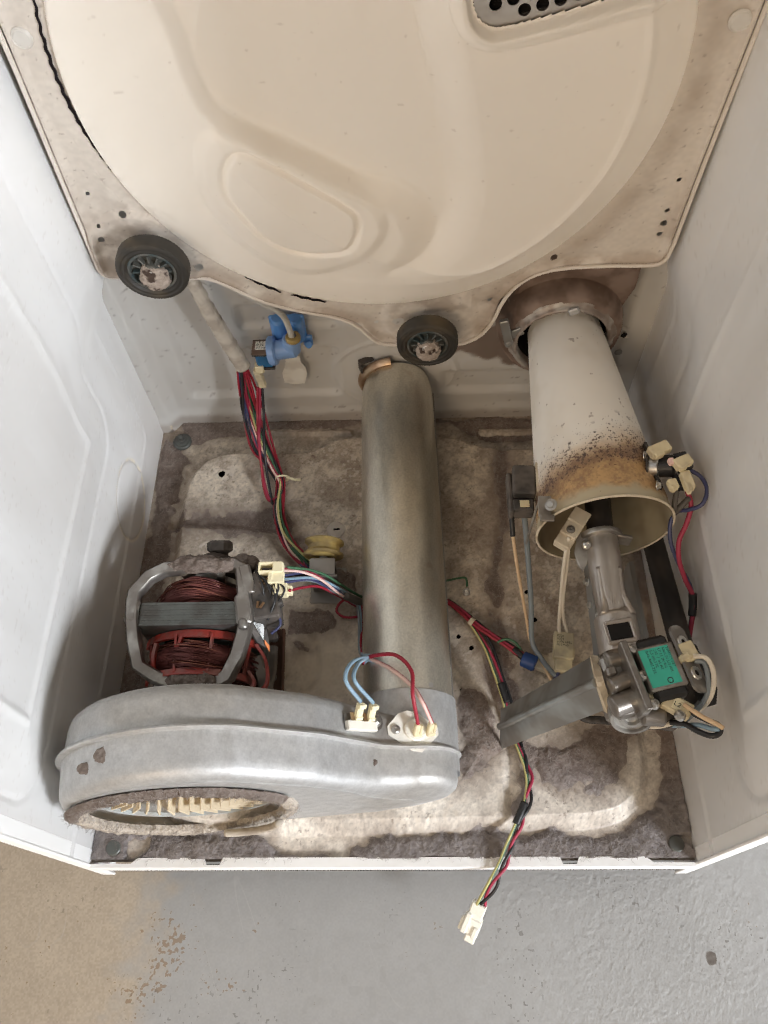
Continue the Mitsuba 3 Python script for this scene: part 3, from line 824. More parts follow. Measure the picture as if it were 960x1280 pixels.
GAPS = [(*q, w_) for q, w_ in (([(-0.2388,0.527,0.767), (-0.2147,0.527,0.5578)], 0.0042), ([(-0.2033,0.527,0.5433), (-0.184,0.527,0.5142)], 0.0042), ([(-0.1746,0.527,0.4995), (-0.1685,0.527,0.494)], 0.0032), ([(-0.1386,0.527,0.4659), (-0.1035,0.527,0.4418)], 0.0040), ([(-0.0937,0.527,0.4379), (-0.057,0.527,0.4259)], 0.0036), ([(0.0401,0.527,0.4199), (0.0713,0.527,0.4259)], 0.0022))]
# black felt gasket showing in the gap left of the disc
for (q0, q1, wd) in GAPS:
    a0, a1 = [math.atan2(q[2] - CD[1], q[0] - CD[0]) for q in (q0, q1)]
    a0 = a0 - 2 * math.pi if a0 > 1.6 else a0
    d0, d1 = [math.hypot(q[0] - CD[0], q[2] - CD[1]) for q in (q0, q1)]
    t = np.linspace(0, 1, 90)
    a = a0 + (a1 - a0) * t
    w_ = wd * np.sqrt(np.clip(np.sin(np.pi * (0.02 + 0.96 * t)), 0, 1)) * 0.62 * (0.75 + 0.5 * meshkit.noise(np.c_[t * (a1 - a0) * 90, 0 * t, 0 * t], 3)) * 0.5
    rm = d0 + (d1 - d0) * t + 0.0006 * np.sin(a * 130)
    poly = np.vstack([np.c_[(rm + w_) * np.cos(a), (rm + w_) * np.sin(a)], np.c_[(rm - w_) * np.cos(a), (rm - w_) * np.sin(a)][::-1]]) + CD
    add('felt_gasket', extr(sg.Polygon(poly).buffer(0), 0.0012, R_XZ, (0, YB - 0.0038, 0)), 'm_felt_black', bul, smooth=False)

# the back of the drum: pressed disc in front of the plate
XZ = lambda pts: np.array([(p[0], p[2]) for p in pts])
LOBE = chaikin(XZ([(-0.1698,0.515,0.7703), (-0.1491,0.515,0.7304), (-0.1455,0.515,0.6795), (-0.1341,0.515,0.6434), (-0.0785,0.515,0.6143), (-0.0071,0.515,0.5741), (0.0232,0.515,0.5533), (0.0341,0.515,0.5168), (-0.0009,0.515,0.4712), (0.0565,0.515,0.4745), (0.0911,0.515,0.5147), (0.0998,0.515,0.5613), (0.0984,0.515,0.6037), (0.0833,0.515,0.6776), (0.0723,0.515,0.728), (0.0638,0.515,0.7719)]), 2)
DPAN = chaikin(XZ([(-0.132,0.51,0.603), (-0.1221,0.51,0.6196), (-0.1102,0.51,0.6231), (-0.0924,0.51,0.6129), (-0.0601,0.51,0.5903), (-0.0203,0.51,0.5627), (-0.0129,0.51,0.5515), (-0.0168,0.51,0.527), (-0.029,0.51,0.5096), (-0.0552,0.51,0.5013), (-0.0829,0.51,0.5034), (-0.1083,0.51,0.5185), (-0.1256,0.51,0.551), (-0.1367,0.51,0.5777)]), 2)
DHALO = chaikin(XZ([(-0.1497,0.51,0.6246), (-0.1368,0.51,0.641), (-0.1154,0.51,0.6387), (-0.071,0.51,0.6153), (-0.007,0.51,0.5737), (0.0092,0.51,0.558), (0.0112,0.51,0.5318), (-0.0072,0.51,0.5047), (-0.0414,0.51,0.4775), (-0.0831,0.51,0.4714), (-0.1271,0.51,0.5019), (-0.1508,0.51,0.5473), (-0.1574,0.51,0.5837)]), 2)
VENT = chaikin(XZ([(0.0764,0.51,0.7739), (0.0772,0.51,0.7463), (0.0816,0.51,0.7292), (0.0929,0.51,0.72), (0.1062,0.51,0.7189), (0.1705,0.51,0.7339), (0.2561,0.51,0.7568), (0.2405,0.51,0.8059), (0.0834,0.51,0.8118)]), 2)


def disc_h(uv, P):
    Q = P[:, [0, 2]]
    r = np.hypot(*(Q - CD).T)
    right = sstep(-0.12, 0.12, Q[:, 0] - CD[0])
    bw_ = 0.034 + 0.075 * (1 - right)
    h = 0.010 * sstep(RD, RD - 0.006, r) + 0.019 * np.clip((RD - 0.006 - r) / bw_, 0, 1) + right * 0.0012 * np.exp(-((RD - 0.040 - r) / 0.004)**2)
    h = h - (1 - right) * 0.010 * sstep(0.0, 0.06, RD - 0.006 - r)
    lb = sdf(Q, LOBE)
    soft = 0.5 + 0.9 * sstep(-0.02, 0.05, Q[:, 0]) + 0.7 * sstep(0.56, 0.48, Q[:, 1])
    h -= 0.016 * sstep(0.004, -0.024, lb / soft)
    h += 0.0045 * sstep(0.006, -0.008, sdf(Q, DHALO))
    dd = sdf(Q, DPAN)
    h -= 0.0036 * np.exp(-(dd / 0.0028)**2)
    h += 0.0006 * sstep(0, -0.004, dd)
    v = sdf(Q, VENT)
    h += 0.008 * sstep(0.014, 0.003, v)
    h -= 0.010 * sstep(0.001, -0.003, v)
    return h


def disc_c(uv, P, h):
    c = np.tile([0.80, 0.74, 0.655], (len(P), 1))
    c = lerp(c, [0.765, 0.71, 0.635], sstep(0.4, 0.7, fb(P, 6, 3, 4)) * 0.5)
    sp = sstep(0.80, 0.88, fb(P, 150, 2, 5))
    return lerp(c, [0.5, 0.43, 0.35], sp * 0.4)


nr, na = 230, 640
rad = RD * (1 - (1 - np.linspace(0, 1, nr))**1.15)
rad[0] = 1e-5
aa = np.linspace(0, 2 * np.pi, na, endpoint=False)
rr_, aa_ = np.meshgrid(rad, aa, indexing='ij')
P = np.c_[(CD[0] + rr_ * np.cos(aa_)).ravel(), np.full(rr_.size, YB + 0.002), (CD[1] + rr_ * np.sin(aa_)).ravel()]
i, j = np.meshgrid(np.arange(nr - 1), np.arange(na), indexing='ij')
q = np.stack([i * na + j, i * na + (j + 1) % na, (i + 1) * na + (j + 1) % na, (i + 1) * na + j], -1).reshape(-1, 4)
h = disc_h(None, P)
inv = sdf(P[:, [0, 2]], VENT) < -0.004
F = np.vstack([q[:, [0, 1, 2]], q[:, [0, 2, 3]]])
F = F[~inv[F].all(1)]
dk = add('drum_back', trimesh.Trimesh(P - h[:, None] * V(0, 1, 0), F, process=False), 'm_vertex_gloss', bul, smooth=True, color=disc_c(None, P, h), label='glossy cream pressed back of the drum')
# heat inlet grille: a steel plate full of round holes, set into the rim
gp = sg.Polygon(VENT).buffer(-0.0045)
gx0, gz0, gx1, gz1 = gp.bounds
hol = []
ang = math.radians(14)
for a in range(-12, 24):
    for b in range(-6, 8):
        u, w_ = a * 0.0132 + (b % 2) * 0.0066, b * 0.0098
        x, z = gx0 + 0.018 + u * math.cos(ang) - w_ * math.sin(ang), gz0 + 0.016 + u * math.sin(ang) + w_ * math.cos(ang)
        if gp.buffer(-0.0075).contains(sg.Point(x, z)):
            hol.append(sg.Point(x, z).buffer(0.0047, 10))
grp = gp.difference(shapely.union_all(hol)).intersection(sg.box(-1, 0, 1, 0.86))
add('heat_grille', extr(grp, 0.0012, R_XZ, (0, YB - 0.022, 0)), 'm_grille', bul, smooth=False, label='perforated steel heat inlet grille')
add('grille_backing', extr(gp.buffer(0.003).intersection(sg.box(-1, 0, 1, 0.86)), 0.001, R_XZ, (0, YB - 0.006, 0)), 'm_hole', bul, smooth=False)


def roller(c, r, lab, seed):
    k = thing('drum_roller', lab, 'roller', 'rollers that carry the drum')
    c = V(*c)
    ax = (0, -1, 0)
    t = 0.017
    add('tyre', lathe([(r * 0.66, 0), (r * .96, 0), (r, 0.002), (r, t - 0.004), (r * .97, t - .0012), (r * 0.92, t - 0.0003), (r * 0.86, t), (r * .82, t - .0008), (r * 0.74, t - .0002), (r * .67, t - 0.002), (r * .66, 0)], c, ax, 64), 'm_rubber', k)
    hub = MB().add(lathe([(0.008, 0.001), (r * 0.67, 0.001), (r * 0.67, t - 0.0025), (r * .60, t - 0.002), (r * .57, t - 0.008), (r * .3, t - 0.008), (r * .28, t), (0.008, t + 0.001), (0.006, t - .002)], c, ax, 48))
    for i in range(12):
        a = i * math.pi / 6
        d = V(math.cos(a), 0, math.sin(a))
        hub.add(box(c + d * r * 0.42 + V(0, -(t - 0.005), 0), (r * 0.24, 0.006, 0.0016), 0.0004, np.stack([d, V(0, 1, 0), np.cross(d, V(0, 1, 0))], 1)))
    add('hub', hub, 'm_hub', k)
    lump = trimesh.creation.icosphere(4, 1)
    lump.vertices *= V(r * 0.40, 0.009, r * 0.42)
    lump = fluff(lump, 0.0065, 150, seed)
    lump = fluff(lump, 0.003, 500, seed + 1)
    add('lint_clump', place(lump, np.eye(3), c + V(0.001, -t + 0.002, -0.006)), 'm_clog', k, smooth=True)
    add('shaft', cyl(c + V(0, 0.03, 0), c + V(0, -t - 0.004, 0), 0.006), 'm_steel', k)


roller((-0.2181,0.503,0.5097), 0.0355, 'black rubber drum roller at the lower left corner of the bulkhead, hub clogged with lint', 3)
roller((0.0519,0.503,0.394), 0.0335, 'black rubber drum roller at the bottom middle of the bulkhead, above the pipe', 9)

# ------------------------------------------------------------------ exhaust pipe and blower
PA, PB = V(0.024, 0.158, 0.157), V(0.014, 0.606, 0.190)
ex = thing('exhaust_pipe', 'dull galvanized exhaust pipe running back from the blower to the rear wall', 'pipe')
L = np.linalg.norm(PB - PA)
R0 = 0.0515
mb = MB().add(lathe([(R0 - 0.001, 0), (R0, 0), (R0 + 0.0006, 0.004), (R0 - .0002, 0.010), (R0 - 0.0008, L * .5), (R0 - .0022, L - 0.060), (R0 - .0028, L - 0.036), (R0 - 0.0045, L - 0.018), (R0 - 0.0070, L - 0.006), (R0 - 0.0095, L), (R0 - 0.012, L), (R0 - 0.0055, L * .5), (R0 - 0.0035, 0.001)], PA, PB - PA, 96))
add('tube', mb, 'm_galv_pipe', ex, smooth=40)
R = frame(PB - PA)
s0 = R @ V(-0.0505, 0.011, 0)        # lock seam down the right side
sp = [PA + s0 + R[:, 2] * t for t in np.linspace(0.002, L - 0.02, 12)]
rt = V(1, 0, 0) if s0[0] > 0 else V(-1, 0, 0)
s0 = s0 * (1 if s0[0] > 0 else -1) * V(1, 1, 1)
s0[2] = abs(s0[2])
sp = [PA + s0 * (1 - 0.045 * max(0, t / L - 0.1)) + R[:, 2] * t for t in np.linspace(0.002, L - 0.03, 12)]
add('lock_seam', tube(sp, 0.0011, 6, smooth=False), 'm_galv_dark', ex)
add('screw', hexhead(V(*(0.0478,0.1697,0.199)), V(0.35, -0.05, 1), 0.0034, 0.004), 'm_steel', ex)
# clamp collar and strap end at the rear
col = MB().add(lathe([(R0 + 0.0015, L - 0.022), (R0 + 0.006, L - 0.018), (R0 + 0.0065, L - 0.006), (R0 + 0.003, L - 0.004)], PA, PB - PA, 72))
bc = lathe([(R0 - 0.008, L - 0.006), (R0 - 0.003, L - 0.007), (R0 + 0.0005, L - 0.003), (R0 + 0.002, L + 0.001), (R0 - 0.002, L + 0.002)], PA, PB - PA, 40, (math.radians(-15), math.radians(82)))
add('rear_collar', bc, 'm_bronze', ex)
tb = V(*(-0.0359,0.6006,0.222))
add('strap_clip', MB().add(box(tb + V(0.002, 0.004, 0), (0.003, 0.012, 0.014), 0.0006, rotz(20)), box(tb + V(0.010, 0.006, 0.012), (0.020, 0.010, 0.002), 0.0005, rotz(25)), box(tb + V(-0.004, 0.018, 0.014), (0.014, 0.008, 0.002), 0.0005, rotz(-35))), 'm_black_iron', ex)

bl = thing('blower_housing', 'galvanized volute blower housing along the front edge of the base', 'blower')
BO, BR = V(-0.19, 0.037, 0.0), rotz(4.4)


def bw(u, v, z):
    return BO + BR @ V(u, v, z)


out = shapely.union_all([sg.Point(0, 0.225).buffer(0.131, 64), sg.Point(0.214, 0.158).buffer(0.055, 48),
                         sg.Polygon([(0.0, 0.356), (0.06, 0.343), (0.13, 0.292), (0.19, 0.226), (0.235, 0.205), (0.266, 0.16), (0.24, 0.108), (0.19, 0.1035), (0, 0.094)])])
out = out.buffer(0.03).buffer(-0.055).buffer(0.025)
pts = np.array(out.exterior.coords)[:-1]
ls = sg.LineString(np.vstack([pts, pts[:1]]))
NB = 260
pts = np.array([ls.interpolate(t, True).coords[0] for t in np.linspace(0, 1, NB, endpoint=False)])
pts = pts if sg.Polygon(pts).exterior.is_ccw else pts[::-1]
tg = np.roll(pts, -1, 0) - np.roll(pts, 1, 0)
tg /= np.linalg.norm(tg, axis=1, keepdims=True)
nr_ = np.c_[tg[:, 1], -tg[:, 0]]
for _ in range(3):
    nr_ = (nr_ + np.roll(nr_, 1, 0) + np.roll(nr_, -1, 0))
    nr_ /= np.linalg.norm(nr_, axis=1, keepdims=True)


def shell(layers, cap, flip):
    v = []
    for y, d in layers:
        # the elbow end is much more rounded than the volute
        k = 1 + 2.6 * sstep(0.15, 0.255, pts[:, 0]) * (d > 0)
        q = pts - nr_ * (d * k)[:, None]
        v.append(np.c_[q[:, 0], np.full(NB, y + 0.0), q[:, 1]])
    n = len(v)
    v = np.vstack(v)
    i, j = np.meshgrid(np.arange(n - 1), np.arange(NB), indexing='ij')
    f = np.stack([i * NB + j, (i + 1) * NB + j, (i + 1) * NB + (j + 1) % NB, i * NB + (j + 1) % NB], -1).reshape(-1, 4)
    if flip:
        f = f[:, ::-1]
    m = trimesh.Trimesh(v, np.vstack([f[:, [0, 1, 2]], f[:, [0, 2, 3]]]), process=False)
    return place(m, BR, BO)


def disc_cap(y, d, hole):
    k = 1 + 2.6 * sstep(0.15, 0.255, pts[:, 0]) * (d > 0)
    pg = sg.Polygon(pts - nr_ * (d * k)[:, None]).buffer(0)
    if hole:
        pg = pg.difference(sg.Point(-0.012, 0.214).buffer(hole, 64))
    return place(extr(pg, 0.0012, np.stack([V(1, 0, 0), V(0, 0, 1), V(0, -1, 0)], 1), (0, y, 0)), BR, BO)


fr = MB().add(shell([(0.0006, 0.0135), (0.0022, 0.0075), (0.006, 0.003), (0.011, 0.0008), (0.018, 0), (0.0435, -0.001)], None, False), disc_cap(0.0012, 0.0132, 0.098))
add('front_shell', fr, 'm_galv', bl, smooth=35)
fl = shell([(0.0430, -0.0005), (0.0437, -0.0058), (0.0450, -0.0070), (0.0467, -0.0067), (0.0480, -0.0054), (0.0485, -0.0005)], None, False)
add('seam_flange', fl, 'm_galv', bl, smooth=50)
bk = MB().add(shell([(0.0480, 0), (0.074, 0.0015), (0.082, 0.0035), (0.088, 0.009), (0.090, 0.016)], None, False), disc_cap(0.091, 0.0155, 0))
add('rear_shell', bk, 'm_galv', bl, smooth=35)
cR = 0.0535
add('outlet_collar', lathe([(cR + 0.002, 0.04), (cR + 0.001, 0.10), (cR, 0.121), (cR - 0.002, 0.122), (cR - 0.0025, 0.04)], PA - V(0, 0.115, 0), V(0, 1, 0), 72), 'm_galv', bl)
ring_p = [(0.094, 0.0), (0.094, -0.004), (0.108, -0.007), (0.117, -0.005), (0.118, 0.0005)]
c0 = bw(-0.012, 0, 0.214)
an = BR @ V(0, -1, 0)
felt = lathe([(0.0965, -0.004), (0.0965, 0.002), (0.0995, 0.0052), (0.106, 0.0056), (0.111, 0.0040), (0.1135, -0.001)], c0, an, 300)
felt = felt.subdivide().subdivide()
felt = fluff(felt, 0.0065, 110, 5)
felt = fluff(felt, 0.0030, 420, 6)
add('inlet_felt_seal', felt, 'm_felt', bl, smooth=True, label='frayed felt seal around the inlet, thick with lint')
up_l = lathe([(0.102, 0.002), (0.106, 0.008), (0.112, 0.008), (0.1175, 0.002)], c0, an, 120, (0.35, 2.9)).subdivide().subdivide()
add('inlet_lint', fluff(fluff(up_l, 0.006, 120, 8), 0.0025, 600, 9), 'm_lint', bl, smooth=True, kind='stuff', label='purple grey lint packed around the inlet')
arc = [c0 + an * 0.0075 + 0.093 * (math.cos(a) * V(1, 0, 0) + math.sin(a) * V(0, 0, 1)) for a in np.linspace(-1.35, -0.25, 9)]
add('inlet_strip', tube(arc, 0.0042, 8, 4), 'm_sleeve', bl, smooth=True)
mb = MB()
for q in ((-0.035, 0.062), (0.02, 0.053)):
    pass
for u, y, s in ((-0.055, 0.030, 0.008), (-0.075, 0.022, 0.006), (0.18, 0.028, 0.004)):
    zt = pts[np.argmin(np.abs(pts[:, 0] - u) + (pts[:, 1] < 0.2) * 9), 1]
    b = trimesh.creation.icosphere(4, 1)
    b.vertices *= V(s * 1.3, s * 0.9, 0.0012)
    mb.add(place(fluff(b, 0.0022, 420, int(s * 1e4)), np.eye(3), bw(u, y, zt)))
add('lint_tuft', mb, 'm_lint', bl, smooth=True, kind='stuff')

mat('m_blue_rim', dusty((0.42, 0.47, 0.49), (0.36, 0.33, 0.30), 0.3, 40, 0.5))
wh = thing('fan_wheel', 'cream plastic blower wheel glimpsed through the lint rimmed inlet', 'blower wheel')
add('back_plate', lathe([(0.0, 0.0), (0.092, 0.0), (0.092, 0.003), (0.0, 0.003)], bw(-0.012, 0.058, 0.214), BR @ V(0, 1, 0), 64), 'm_blade', wh)
add('rim', lathe([(0.0905, 0.0), (0.0935, 0.0), (0.0935, 0.004), (0.0905, 0.004), (0.0905, 0)], bw(-0.012, 0.012, 0.214), BR @ V(0, 1, 0), 96), 'm_blue_rim', wh, label='pale blue grey rim')
k = add('inlet_hair', fibres(np.vstack([felt.vertices, up_l.vertices]), 2600, 0.003, 0.008, 0.00014, 8, 1.0), 'm_lint_hair', bl, smooth=False, kind='stuff')
for k in range(36):
    a = 2 * math.pi * (k + 0.3) / 36
    d = V(math.cos(a), 0, math.sin(a))
    tdir = V(-math.sin(a), 0, math.cos(a))
    dd = d * math.cos(0.45) + tdir * math.sin(0.45)
    Rb = np.stack([dd, V(0, 1, 0), np.cross(dd, V(0, 1, 0))], 1)
    add('blade', box(bw(-0.012, 0.036, 0.214) + BR @ (d * 0.078), (0.028, 0.046, 0.0018), 0.0003, BR @ Rb), 'm_blade', wh)


def top_z(x, y):
    """Height of the blower's top skin at a world point."""
    q = BR.T @ (V(x, y, 0) - BO)
    m = pts[:, 1] > 0.17
    o = np.argsort(pts[m, 0])
    z = np.interp(q[0], pts[m, 0][o], pts[m, 1][o])
    dz = (np.interp(q[0] + .01, pts[m, 0][o], pts[m, 1][o]) - np.interp(q[0] - .01, pts[m, 0][o], pts[m, 1][o])) / .02
    n = BR @ V(-dz, 0, 1)
    return z, n / np.linalg.norm(n)


# thermal fuse (flat white bar) and thermostat (white diamond plate) screwed to the blower
fc = V(*(-0.0243,0.1189,0.25))
z, n = top_z(fc[0], fc[1])
fc[2] = z
FR = np.stack([V(1, 0, 0) - n * n[0], np.cross(n, V(1, 0, 0) - n * n[0]), n], 1)
FR /= np.linalg.norm(FR, axis=0)
FR = FR @ rotz(12)
fz = thing('thermal_fuse', 'narrow white thermal fuse with two cream plugs on pale blue wires, atop the blower', 'thermal fuse')
W = lambda x, y, zz: fc + FR @ V(x, y, zz)
add('base', MB().add(box(W(-0.004, -0.007, 0.0035), (0.041, 0.010, 0.007), 0.001, FR)), 'm_white_plastic', fz)
add('tab_plate', extr(sg.Point(0.021, 0).buffer(0.0095).union(sg.box(-0.024, -0.006, 0.021, 0.006)), 0.0012, FR, W(0, 0, 0.0006)), 'm_castalu', fz)
add('screw', hexhead(W(0.021, 0, 0.0018), FR[:, 2], 0.0042, 0.004), 'm_steel', fz)
FPLUG = []
for x in (-0.012, 0.006):
    Rt = FR @ rot([1, 0, 0], 38) @ rotz(8)
    c = W(x, 0.006, 0.011)
    pl = MB().add(box(c, (0.0085, 0.018, 0.006), 0.0012, Rt), box(c + Rt @ V(0, 0.006, 0.0035), (0.0095, 0.005, 0.0025), 0.0008, Rt), box(c + Rt @ V(0, -0.007, 0.0028), (0.0092, 0.004, 0.002), 0.0007, Rt))
    add('plug', pl, 'm_cream', fz)
    FPLUG.append(c + Rt @ V(-0.001, 0.010, 0))
    add('terminal', box(W(x - 0.006, 0.001, 0.006), (0.005, 0.010, 0.0012), 0.0003, FR), 'm_bronze', fz)

tc = V(*(0.0285,0.1185,0.213))
z, n = top_z(tc[0], tc[1])
tc[2] = z
TR = np.stack([V(1, 0, 0) - n * n[0], np.cross(n, V(1, 0, 0) - n * n[0]), n], 1)
TR /= np.linalg.norm(TR, axis=0)
TR = TR @ rotz(8)
th = thing('thermostat', 'white diamond plate thermostat with a red and a striped wire, right end of the blower', 'thermostat')
W = lambda x, y, zz: tc + TR @ V(x, y, zz)
dia = sg.Polygon([(-0.027, 0.004), (-0.014, 0.016), (-0.004, 0.0185), (0.006, 0.016), (0.026, -0.001), (0.026, -0.008), (0.006, -0.024), (-0.004, -0.022), (-0.027, -0.004)]).buffer(0.003).buffer(-0.002)
add('plate', extr(dia, 0.0012, TR, W(0, 0, 0.0012)), 'm_paper', th)
add('body', lathe([(0, 0.004), (0.0105, 0.004), (0.012, 0.003), (0.012, 0)], W(0.002, -0.002, 0.002), TR[:, 2], 40), 'm_white_plastic', th)
add('screw', panhead(W(-0.0195, 0, 0.0024), TR[:, 2], 0.005, 0.0035), 'm_steel', th)
add('screw', panhead(W(0.021, -0.004, 0.0024), TR[:, 2], 0.0035, 0.002), 'm_castalu', th)
TPLUG = []
for x in (0.0005, 0.0155):
    Rt = TR @ rot([1, 0, 0], 62)
    c = W(x, -0.004, 0.011)
    add('plug', MB().add(box(c, (0.006, 0.018, 0.006), 0.001, Rt), box(c + Rt @ V(0.0048, 0.001, 0), (0.003, 0.012, 0.005), 0.0008, Rt), box(c + Rt @ V(0.002, -0.006, 0), (0.009, 0.005, 0.0062), 0.0008, Rt)), 'm_cream_dull', th)
    TPLUG.append(c + Rt @ V(0, 0.009, 0))

# ------------------------------------------------------------------ drive motor
mo = thing('drive_motor', 'open frame electric motor with dark copper windings and a red cage, left of the pipe', 'motor')
XC, ZC, YS0, YS1 = -0.206, 0.200, 0.219, 0.246
st = sg.box(-0.0625, -0.0625, 0.0625, 0.0625).buffer(-0.006).buffer(0.006).difference(sg.Point(0, 0).buffer(0.046, 48))
for i in range(9):          # the stack of laminations, thin grooves between thicker packs
    y0 = YS0 + i * (YS1 - YS0) / 9
    add('stator_lamination', extr(st.buffer(-0.0003 * (i % 2)), (YS1 - YS0) / 9 - 0.00025, np.stack([V(1, 0, 0), V(0, 0, 1), V(0, -1, 0)], 1), (XC, y0 + (YS1 - YS0) / 9, ZC)), 'm_stack', mo, smooth=False)
BAR = [(-1, -0.7), (-0.6, -1), (0.6, -1), (1, -0.7), (1, 0.7), (0.6, 1), (-0.6, 1), (-1, 0.7)]
BAR = [(a * 0.95, b * 1.0) for a, b in BAR]


def bar(pts, r, per=5):
    return tube(pts, r, per=per, prof=BAR, up=(0, 0, 1), smooth=per > 2)


rear = MB().add(bar([(-0.2766,0.2451,0.257), (-0.2771,0.2595,0.257), (-0.2642,0.2794,0.256), (-0.248,0.29,0.254), (-0.2097,0.2944,0.252), (-0.1712,0.2952,0.253), (-0.1599,0.2876,0.256), (-0.1537,0.2524,0.258)], 0.0076, 2))
for s in (-1, 1):
    rear.add(bar([(XC + s * 0.066, 0.244, 0.148), (XC + s * 0.060, 0.272, 0.152), (XC + s * 0.03, 0.287, 0.165), (XC, 0.289, 0.18)], 0.006))
rear.add(lathe([(0.012, -0.008), (0.030, -0.004), (0.034, 0.0), (0.034, 0.006), (0.012, 0.010)], (XC, 0.288, ZC), (0, 1, 0), 32))
for a in (45, 135):
    rear.add(bar([(XC + 0.02 * math.cos(math.radians(a)), 0.288, ZC + 0.02), (XC + 0.03 * math.cos(math.radians(a)), 0.288, 0.252)], 0.005))
add('rear_end_frame', rear, 'm_castalu', mo, smooth=40)
frf = MB().add(bar([(-0.2777,0.2518,0.257), (-0.2747,0.2272,0.257), (-0.271,0.2051,0.252), (-0.2649,0.1804,0.245), (-0.2474,0.1694,0.24), (-0.2233,0.1612,0.232), (-0.2035,0.157,0.222)], 0.0074, 2), bar([(-0.1549,0.2553,0.258), (-0.1493,0.2325,0.258), (-0.152,0.2123,0.253), (-0.1578,0.1888,0.248), (-0.1679,0.1694,0.24), (-0.1869,0.1608,0.232), (-0.2035,0.157,0.222)], 0.0080, 2))
for s in (-1, 1):
    frf.add(bar([(XC + s * 0.066, 0.236, 0.146), (XC + s * 0.066, 0.20, 0.148), (XC + s * 0.055, 0.165, 0.155), (XC + s * 0.02, 0.147, 0.172)], 0.0065))
frf.add(lathe([(0.010, -0.008), (0.026, -0.006), (0.030, 0.004), (0.012, 0.008)], (XC, 0.146, 0.200), (0, -1, 0), 32))
frf.add(box((-0.1529,0.2373,0.26), (0.018, 0.036, 0.012), 0.003, rotz(10)), box((-0.2747,0.2367,0.259), (0.012, 0.028, 0.011), 0.003, rotz(-6)), box((-0.2819,0.2293,0.252), (0.007, 0.010, 0.014), 0.002), box((-0.1524,0.2727,0.26), (0.013, 0.036, 0.010), 0.002, rotz(16)), box((-0.1514,0.2189,0.264), (0.010, 0.012, 0.008), 0.003, rotz(10)))
add('front_end_frame', frf, 'm_castalu', mo, smooth=40)
rng = np.random.default_rng(4)


def winding(y, rad, th, squash, n, seed, ymin, ymax):
    rg = np.random.default_rng(seed)
    bundles = [MB(), MB()]
    for k in range(n):
        a0, q = rg.uniform(0, 2 * np.pi), math.sqrt(rg.uniform(0.25, 1))
        dr_, dy = th * q * math.cos(a0), th * 1.1 * q * math.sin(a0)
        a = np.linspace(0, 2 * np.pi, 57)
        wob = 0.0016 * np.sin(a * rg.integers(2, 5) + rg.uniform(0, 6)) + 0.0010 * np.sin(a * 7 + rg.uniform(0, 6))
        r = rad + dr_ + wob
        four = 0.0035 * np.cos(4 * a)
        p = np.c_[XC + (r + four) * np.cos(a), y + dy + 0.004 * np.cos(2 * a + seed) + 0.0012 * np.sin(a * 3 + rg.uniform(0, 6)), ZC + (r + four) * squash * np.sin(a)]
        bundles[k % 5 == 0].add(tube(p, 0.00062, 5, smooth=False))
    core = lathe([(rad + th * .8 * math.cos(t), th * .8 * math.sin(t)) for t in np.linspace(0, 2 * np.pi, 13)], (XC, y, ZC), (0, 1, 0), 48)
    return bundles, core


for y, rad, seed, lab in ((0.264, 0.0440, 2, 'rear winding of dark enamelled copper wire'), (0.192, 0.0445, 7, 'front winding of dark enamelled copper wire behind red bars')):
    (b0, b1), core = winding(y, rad, 0.0150, 1.0, 150, seed, 0, 0)
    w_ = add('winding', MB().add(b0, core), 'm_copper', mo, smooth=True, label=lab)
    add('bright_strands', b1, 'm_copper_bright', w_, smooth=True, kind='stuff')
add('rotor', MB().add(cyl((XC, 0.165, ZC), (XC, 0.285, ZC), 0.030), cyl((XC, 0.12, ZC), (XC, 0.33, ZC), 0.0065)), 'm_stack', mo)
add('rotor_band', MB().add(cyl((XC, 0.166, ZC), (XC, 0.184, ZC), 0.033)), 'm_steel', mo)
STRIP = [(-1, -0.45), (1, -0.45), (1, 0.45), (-1, 0.45)]
cage = MB()
a = np.linspace(math.radians(20), math.radians(160), 15)
cage.add(tube([(XC + 0.066 * math.cos(t), 0.2135, ZC - 0.006 + 0.058 * math.sin(t)) for t in a], 0.0042, prof=STRIP, per=3, up=(0, 1, 0)))
a = np.linspace(math.radians(-200), math.radians(20), 22)
cage.add(tube([(XC + 0.060 * math.cos(t), 0.172, ZC + 0.050 * math.sin(t)) for t in np.linspace(0.2, math.pi - 0.2, 15)], 0.0035, prof=STRIP, per=3, up=(0, 1, 0)))
for t in (0.45, 1.25, 1.9, 2.65):
    q = V(XC + 0.062 * math.cos(t), 0.213, ZC + 0.054 * math.sin(t))
    e = V(XC + 0.056 * math.cos(t), 0.172, ZC + 0.050 * math.sin(t))
    cage.add(tube([q, e], 0.003, prof=STRIP, per=3, up=(0, 0, 1)))
for pts_ in ([(-0.248, 0.205, 0.246), (-0.251, 0.190, 0.240), (-0.247, 0.176, 0.233), (-0.222, 0.168, 0.232)], [(-0.2195, 0.210, 0.252), (-0.224, 0.190, 0.248), (-0.217, 0.178, 0.243), (-0.203, 0.171, 0.238)],
             [(-0.145, 0.212, 0.222), (-0.134, 0.196, 0.212), (-0.132, 0.172, 0.205), (-0.146, 0.160, 0.203), (-0.165, 0.160, 0.21)], [(-0.150, 0.180, 0.226), (-0.143, 0.168, 0.22), (-0.155, 0.156, 0.215), (-0.175, 0.153, 0.215)]):
    cage.add(tube(pts_, 0.0036, prof=STRIP, per=5, up=(0, 0, 1)))
add('insulating_cage', cage, 'm_red_insul', mo, smooth=40, label='glossy red insulating bars over the windings')
